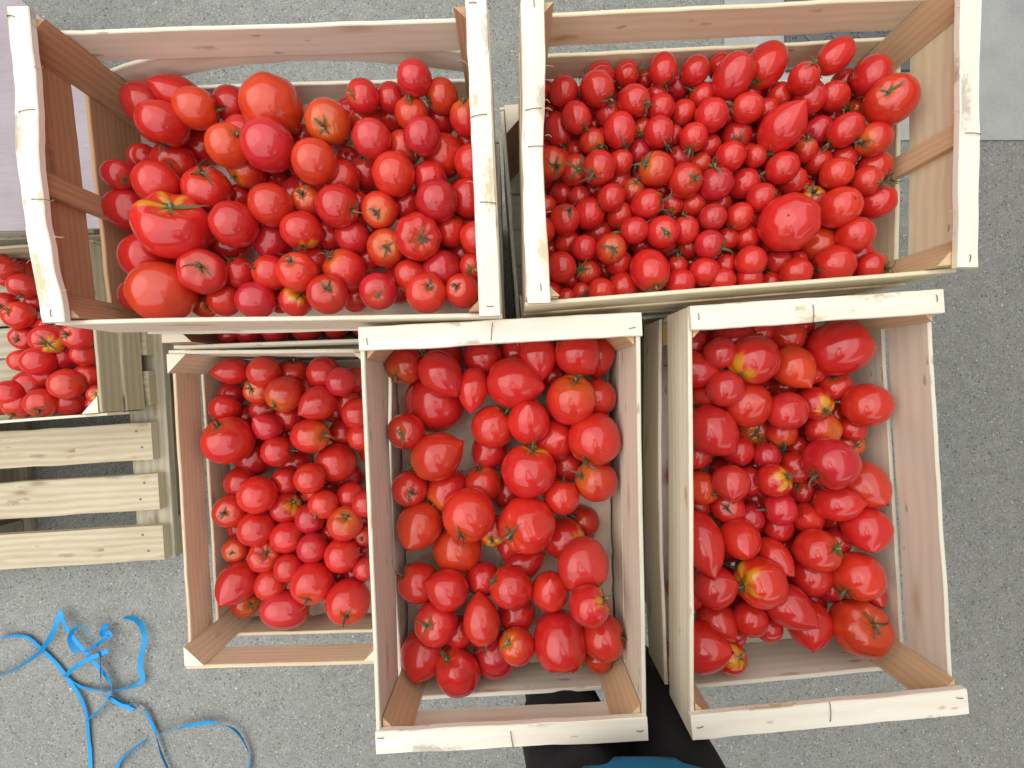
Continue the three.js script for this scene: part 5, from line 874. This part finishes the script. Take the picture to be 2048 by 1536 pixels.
// deeper fruit that only shows as dark red in the gaps
{
  const geo = fleshGeo('round', 0.95, 'c', 5, true).g;
  for (const [key, R, top] of [['TL', 0.029, 0.14], ['TR', 0.019, 0.12], ['R', 0.027, 0.14], ['BL', 0.026, 0.14], ['U', 0.03, 0.1], ['L', 0.026, 0.09]]) {
    if (key === 'L') continue;
    const C = { TL: [-0.59, -0.04, -0.46, -0.11, 0.808], TR: [0.04, 0.58, -0.49, -0.15, 0.835], R: [0.28, 0.585, -0.09, 0.42, 0.863], BL: [-0.575, -0.27, -0.03, 0.43, 1.075], U: [-0.585, -0.04, -0.4, -0.1, 1.062] }[key], near = ALL.filter((t) => t.crateKey === key), spots = [], r = rng(key.length * 31 + C[4] * 100), st = R * 1.75;
    for (const lay of [0, 1, 2]) for (let x = C[0]; x < C[1]; x += st) for (let z = C[2]; z < C[3]; z += st) {
      if (x > C[1] - R || z > C[3] - R) continue; const px = x + (lay % 2) * st / 2 + (r() - 0.5) * R * 0.5, pz = z + (lay % 2) * st / 2 + (r() - 0.5) * R * 0.5, py = GROUND - C[4] + R * 0.95 + 0.012 + lay * R * 1.5;
      let ok = px < C[1] - R * 0.6 && pz < C[3] - R * 0.6 && px > C[0] + R * 0.6 && pz > C[2] + R * 0.6, cover = lay === 0 && 'TL TR R'.includes(key);
      for (const t of near) { const lat = Math.hypot(px - t.x, pz - t.z); if (Math.hypot(lat, py - t.y) < (R + t.R) * (key === 'BL' ? 0.86 : 0.74)) ok = false; if (lat < (R + t.R) * 0.95 && t.y > py) cover = true; }
      if (ok && (cover || key === 'U')) spots.push([px, py, pz, R * (0.9 + 0.2 * r())]);
    }
    const im = new THREE.InstancedMesh(geo, skin, spots.length); im.name = numbered('tomato_pile'); im.castShadow = im.receiveShadow = true;
    im.userData = { label: 'deeper tomatoes in the dark gaps of the ' + CRATE_NAME[key], category: 'tomato pile', kind: 'stuff' };
    const q = new THREE.Quaternion(), mtx = new THREE.Matrix4();
    spots.forEach(([x, y, z, s], i) => { q.setFromUnitVectors(UP, V(r() - 0.5, r() - 0.9, r() - 0.5).normalize()); mtx.compose(V(x, y, z), q, V(s, s, s)); im.setMatrixAt(i, mtx); });
    scene.add(im);
  }
}

// ================= THE PHOTOGRAPHER =================
{
  const cap = (p, a, b, ra, rb) => { const x = b.x - a.x, y = b.y - a.y, z = b.z - a.z, u = p.x - a.x, v = p.y - a.y, w = p.z - a.z, t = clamp((u * x + v * y + w * z) / (x * x + y * y + z * z)); return Math.hypot(u - x * t, v - y * t, w - z * t) - mixn(ra, rb, t); };
  const smin = (a, b, k) => { const h = clamp(0.5 + 0.5 * (b - a) / k); return mixn(b, a, h) - k * h * (1 - h); };
  function mesh(min, max, cell, sdf) {
    const size = Math.max(max.x - min.x, max.y - min.y, max.z - min.z), n = Math.ceil(size / cell) + 4, mc = new MarchingCubes(n, new THREE.MeshBasicMaterial(), false, false, 900000), c = min.clone().add(max).multiplyScalar(0.5), half = size / 2 * (n / (n - 4));
    mc.isolation = 0; const p = V(0, 0, 0);
    for (let k = 0; k < n; k++) for (let j = 0; j < n; j++) for (let i = 0; i < n; i++) { p.set(c.x + half * (i - n / 2) / (n / 2), c.y + half * (j - n / 2) / (n / 2), c.z + half * (k - n / 2) / (n / 2)); mc.field[i + j * n + k * n * n] = -sdf(p); }
    mc.update(); const cnt = mc.count ?? mc.geometry.drawRange.count, g = new THREE.BufferGeometry();
    const P = mc.positionArray.slice(0, cnt * 3), Nn = mc.normalArray.slice(0, cnt * 3);
    for (let i = 0; i < cnt; i++) { P[i * 3] = P[i * 3] * half + c.x; P[i * 3 + 1] = P[i * 3 + 1] * half + c.y; P[i * 3 + 2] = P[i * 3 + 2] * half + c.z; }
    g.setAttribute('position', new THREE.BufferAttribute(P, 3)); g.setAttribute('normal', new THREE.BufferAttribute(Nn, 3)); return g;
  }
  const root = thing('person', 'person in black trousers and a blue top standing in front of the crates', 'person', null, V(0.168, 0, 0.6)); root.scale.x = 0.84;
  const chain = (p, list, k) => list.reduce((d, [a, b, ra, rb]) => smin(d, cap(p, a, b, ra, rb), k), 1e3);
  // local axes: -z faces the crates, origin between the feet
  const fold = (p, a) => a * (fbm(p.x * 16, p.y * 11, p.z * 16, 3) - 0.5);
  const LEG = []; for (const s of [-1, 1]) LEG.push([V(s * 0.075, 0.92, 0.01), V(s * 0.094, 0.5, -0.018), 0.098, 0.08], [V(s * 0.094, 0.5, -0.018), V(s * 0.097, 0.09, 0.03), 0.078, 0.062]);
  const black = new THREE.MeshStandardMaterial({ color: new THREE.Color().setRGB(0.007, 0.007, 0.009), roughness: 0.9 });
  const blue = new THREE.MeshStandardMaterial({ color: new THREE.Color().setRGB(0.004, 0.16, 0.32), roughness: 0.85 });
  const skinTone = new THREE.MeshStandardMaterial({ color: new THREE.Color().setRGB(0.5, 0.3, 0.21), roughness: 0.55 });
  const ARM = [], HAND = [];
  for (const s of [-1, 1]) { // forearms rise to a phone held above the crates
    const sh = V(s * 0.17, 1.39, 0.015), el = V(s * 0.2 - 0.05, 1.14, -0.14), wr = V(-0.2 + s * 0.095, 1.325, -0.5);
    ARM.push([sh, el, 0.045, 0.038], [el, wr, 0.037, 0.025]);
    const palm = V(-0.2 + s * 0.092, 1.332, -0.585); HAND.push([wr, palm, 0.026, 0.03]);
    for (let f = 0; f < 4; f++) { const z0 = -0.572 - f * 0.021, l = [0.9, 1, 0.95, 0.78][f], a = V(-0.2 + s * 0.088, 1.336, z0), b = V(-0.2 + s * (0.088 - 0.012), 1.352, z0 - 0.004), c = b.clone().add(V(-s * 0.03 * l, 0.001, -0.003)), d = c.clone().add(V(-s * 0.018 * l, -0.004, -0.001)); HAND.push([a, b, 0.0095, 0.009], [b, c, 0.009, 0.008], [c, d, 0.008, 0.007]); }
    const t0 = V(-0.2 + s * 0.085, 1.318, -0.56), t1 = V(-0.2 + s * 0.076, 1.3165, -0.59), t2 = V(-0.2 + s * 0.07, 1.3165, -0.612); HAND.push([t0, t1, 0.011, 0.01], [t1, t2, 0.009, 0.007]);
  }
  const head = (p) => { let d = Math.min(1e3, smin(cap(p, V(0, 1.6, -0.02), V(0, 1.66, 0.0), 0.08, 0.092), cap(p, V(0, 1.535, -0.062), V(0, 1.57, -0.045), 0.045, 0.06), 0.05)); d = smin(d, cap(p, V(0, 1.6, -0.118), V(0, 1.572, -0.128), 0.009, 0.014), 0.018); for (const s of [-1, 1]) { d = smin(d, cap(p, V(s * 0.092, 1.585, 0.0), V(s * 0.094, 1.615, 0.004), 0.011, 0.014), 0.008); d = Math.max(d, -(p.distanceTo(V(s * 0.033, 1.612, -0.112)) - 0.015)); d = smin(d, p.distanceTo(V(s * 0.033, 1.612, -0.094)) - 0.0125, 0.004); } d = smin(d, cap(p, V(-0.02, 1.545, -0.106), V(0.02, 1.545, -0.106), 0.007, 0.007), 0.012); return smin(d, cap(p, V(0, 1.42, 0.02), V(0, 1.54, -0.005), 0.058, 0.052), 0.03); };
  const bodySdf = (p) => { let d = chain(p, ARM, 0.02); const h = Math.min(...HAND.map(([a, b, ra, rb]) => cap(p, a, b, ra, rb))); d = smin(d, h, 0.006); d = Math.min(d, head(p)); return smin(d, chain(p, [[V(-0.1, 1.36, 0.015), V(0.1, 1.36, 0.015), 0.045, 0.045], [V(0, 1.36, 0.01), V(0, 1.0, 0.005), 0.06, 0.08]], 0.02), 0.02); };
  part('body', mesh(V(-0.36, 0.96, -0.72), V(0.36, 1.78, 0.14), 0.0085, bodySdf), skinTone, root);
  part('trousers', mesh(V(-0.26, 0.03, -0.2), V(0.26, 1.05, 0.2), 0.0125, (p) => Math.max(chain(p, LEG, 0.035) + fold(p, 0.014), 0.06 - p.y)), black, root);
  part('shirt', mesh(V(-0.36, 0.66, -0.26), V(0.36, 1.5, 0.26), 0.0115, (p) => {
    const y = clamp((p.y - 0.7) / 0.7), a = mixn(0.2, 0.185, y) - 0.03 * Math.sin(Math.PI * y) * 0.4, b = mixn(0.135, 0.12, y);
    let d = (Math.hypot(p.x / a, (p.z - 0.005) / b) - 1) * b; d = Math.max(d, p.y - 1.44, 0.695 - p.y);
    const slv = chain(p, [[V(-0.17, 1.39, 0.02), V(-0.225, 1.23, -0.08), 0.07, 0.06]], 0.01), slv2 = chain(p, [[V(0.17, 1.39, 0.02), V(0.165, 1.23, -0.08), 0.07, 0.06]], 0.01);
    return smin(smin(d, Math.min(slv, slv2), 0.04), chain(p, [[V(-0.15, 1.38, 0.02), V(0.15, 1.38, 0.02), 0.075, 0.075]], 0.02), 0.03) + fold(p, 0.005);
  }), blue, root);
  for (const s of [-1, 1]) part('shoe', mesh(V(s * 0.1 - 0.08, 0, -0.2), V(s * 0.1 + 0.08, 0.14, 0.14), 0.008, (p) => Math.max(chain(p, [[V(s * 0.098, 0.05, 0.05), V(s * 0.104, 0.036, -0.13), 0.048, 0.044], [V(s * 0.098, 0.05, 0.05), V(s * 0.097, 0.1, 0.04), 0.048, 0.046]], 0.03), 0.004 - p.y)), black, root);
  part('hair', mesh(V(-0.14, 1.5, -0.16), V(0.14, 1.8, 0.14), 0.008, (p) => Math.max(cap(p, V(0, 1.6, -0.012), V(0, 1.668, 0.006), 0.09, 0.099), -(p.z + 0.055 + (1.66 - p.y) * -0.45), 1.56 - p.y) + 0.01 * (fbm(p.x * 60, p.y * 30, p.z * 60, 2) - 0.5)), new THREE.MeshStandardMaterial({ color: new THREE.Color().setRGB(0.03, 0.02, 0.014), roughness: 0.7 }), root);
  const ph = thing('smartphone', 'dark smartphone held flat above the crates in both hands', 'smartphone', null, V(0, 1.326, 0.0));
  const dk = new THREE.MeshStandardMaterial({ color: new THREE.Color().setRGB(0.02, 0.02, 0.025), roughness: 0.3 });
  part('case', new RoundedBoxGeometry(0.158, 0.009, 0.075, 3, 0.004), dk, ph);
}

// ================= WHAT STANDS ROUND THE PLACE =================
{
  const cloth = new THREE.MeshPhysicalMaterial({ color: new THREE.Color().setRGB(0.6, 0.58, 0.53), roughness: 1, transmission: 0.3, thickness: 0, side: THREE.DoubleSide }), pole = new THREE.MeshStandardMaterial({ color: new THREE.Color().setRGB(0.5, 0.5, 0.5), roughness: 0.5, metalness: 0.6 });
  const aw = thing('market_awning', 'grey canvas market awning on poles to the right of the crates', 'awning', null, V(1, 0, 0));
  const N = 24, pos = [], idx = [], uvs = [];
  for (let j = 0; j <= N; j++) for (let i = 0; i <= N; i++) { const u = i / N, v = j / N, x0 = mixn(1.55, 0.6, v) - 1, x = mixn(x0, 5.4, u), z = mixn(-2.6, 2.2, v); pos.push(x, 2.25 + 0.35 * Math.sin(Math.PI * u) - 0.05 * Math.sin(Math.PI * 4 * v) ** 2, z); uvs.push(u, v); }
  for (let j = 0; j < N; j++) for (let i = 0; i < N; i++) { const a = j * (N + 1) + i, b = a + N + 1; idx.push(a, b, a + 1, a + 1, b, b + 1); }
  const g = new THREE.BufferGeometry(); g.setAttribute('position', new THREE.Float32BufferAttribute(pos, 3)); g.setAttribute('uv', new THREE.Float32BufferAttribute(uvs, 2)); g.setIndex(idx); g.computeVertexNormals();
  part('canopy', g, cloth, aw);
  for (const [x, z] of [[0.6, -2.5], [5.3, -2.5], [5.3, 2.1], [-0.25, 2.1]]) { const m = part('pole', new THREE.CylinderGeometry(0.018, 0.018, 2.28, 12), pole, aw); m.position.set(x, 1.14, z); }
  const plaster = new THREE.MeshStandardMaterial({ color: new THREE.Color().setRGB(0.3, 0.27, 0.23), roughness: 0.9, map: smoothMap }), roofM = new THREE.MeshStandardMaterial({ color: new THREE.Color().setRGB(0.2, 0.09, 0.06), roughness: 0.85 }), glass = new THREE.MeshStandardMaterial({ color: new THREE.Color().setRGB(0.03, 0.035, 0.04), roughness: 0.1 }), frameM = new THREE.MeshStandardMaterial({ color: new THREE.Color().setRGB(0.7, 0.7, 0.68), roughness: 0.6 });
  function house(label, x, z, w, d, h, yaw) {
    const hs = thing('house', label, 'house', null, V(x, 0, z)); hs.rotation.y = yaw;
    const b = part('wall', new THREE.BoxGeometry(w, h, d), plaster, hs); b.position.y = h / 2;
    const sh = new THREE.Shape(); sh.moveTo(-d / 2 - 0.3, 0); sh.lineTo(d / 2 + 0.3, 0); sh.lineTo(0, d * 0.35); const rg = new THREE.ExtrudeGeometry(sh, { depth: w + 0.5, bevelEnabled: false }); rg.rotateY(Math.PI / 2); rg.translate(-w / 2 - 0.25, h + 0.003, 0); part('roof', rg, roofM, hs);
    for (let k = 0; k < Math.floor(w / 2.4); k++) { const fx = -w / 2 + 1.3 + k * 2.4, f = part('window', new THREE.BoxGeometry(1.0, 1.3, 0.08), frameM, hs); f.position.set(fx, 1.7, d / 2 + 0.02); const p = part('pane', new THREE.BoxGeometry(0.86, 1.16, 0.02), glass, f); p.position.z = 0.04; }
  }
  house('low plastered house beyond the pallet at the left', -8.6, 0, 12, 5, 2.9, Math.PI / 2);
  house('plastered house across the street beyond the upper crates', 0, -9.5, 16, 5, 3.4, 0);
  house('plastered house beyond the market awning at the right', 9.4, 0.4, 14, 5, 3.4, -Math.PI / 2);
  house('plastered house behind the person', 0.5, 9.8, 16, 5, 3.2, Math.PI);
}
renderer.render(scene, camera);
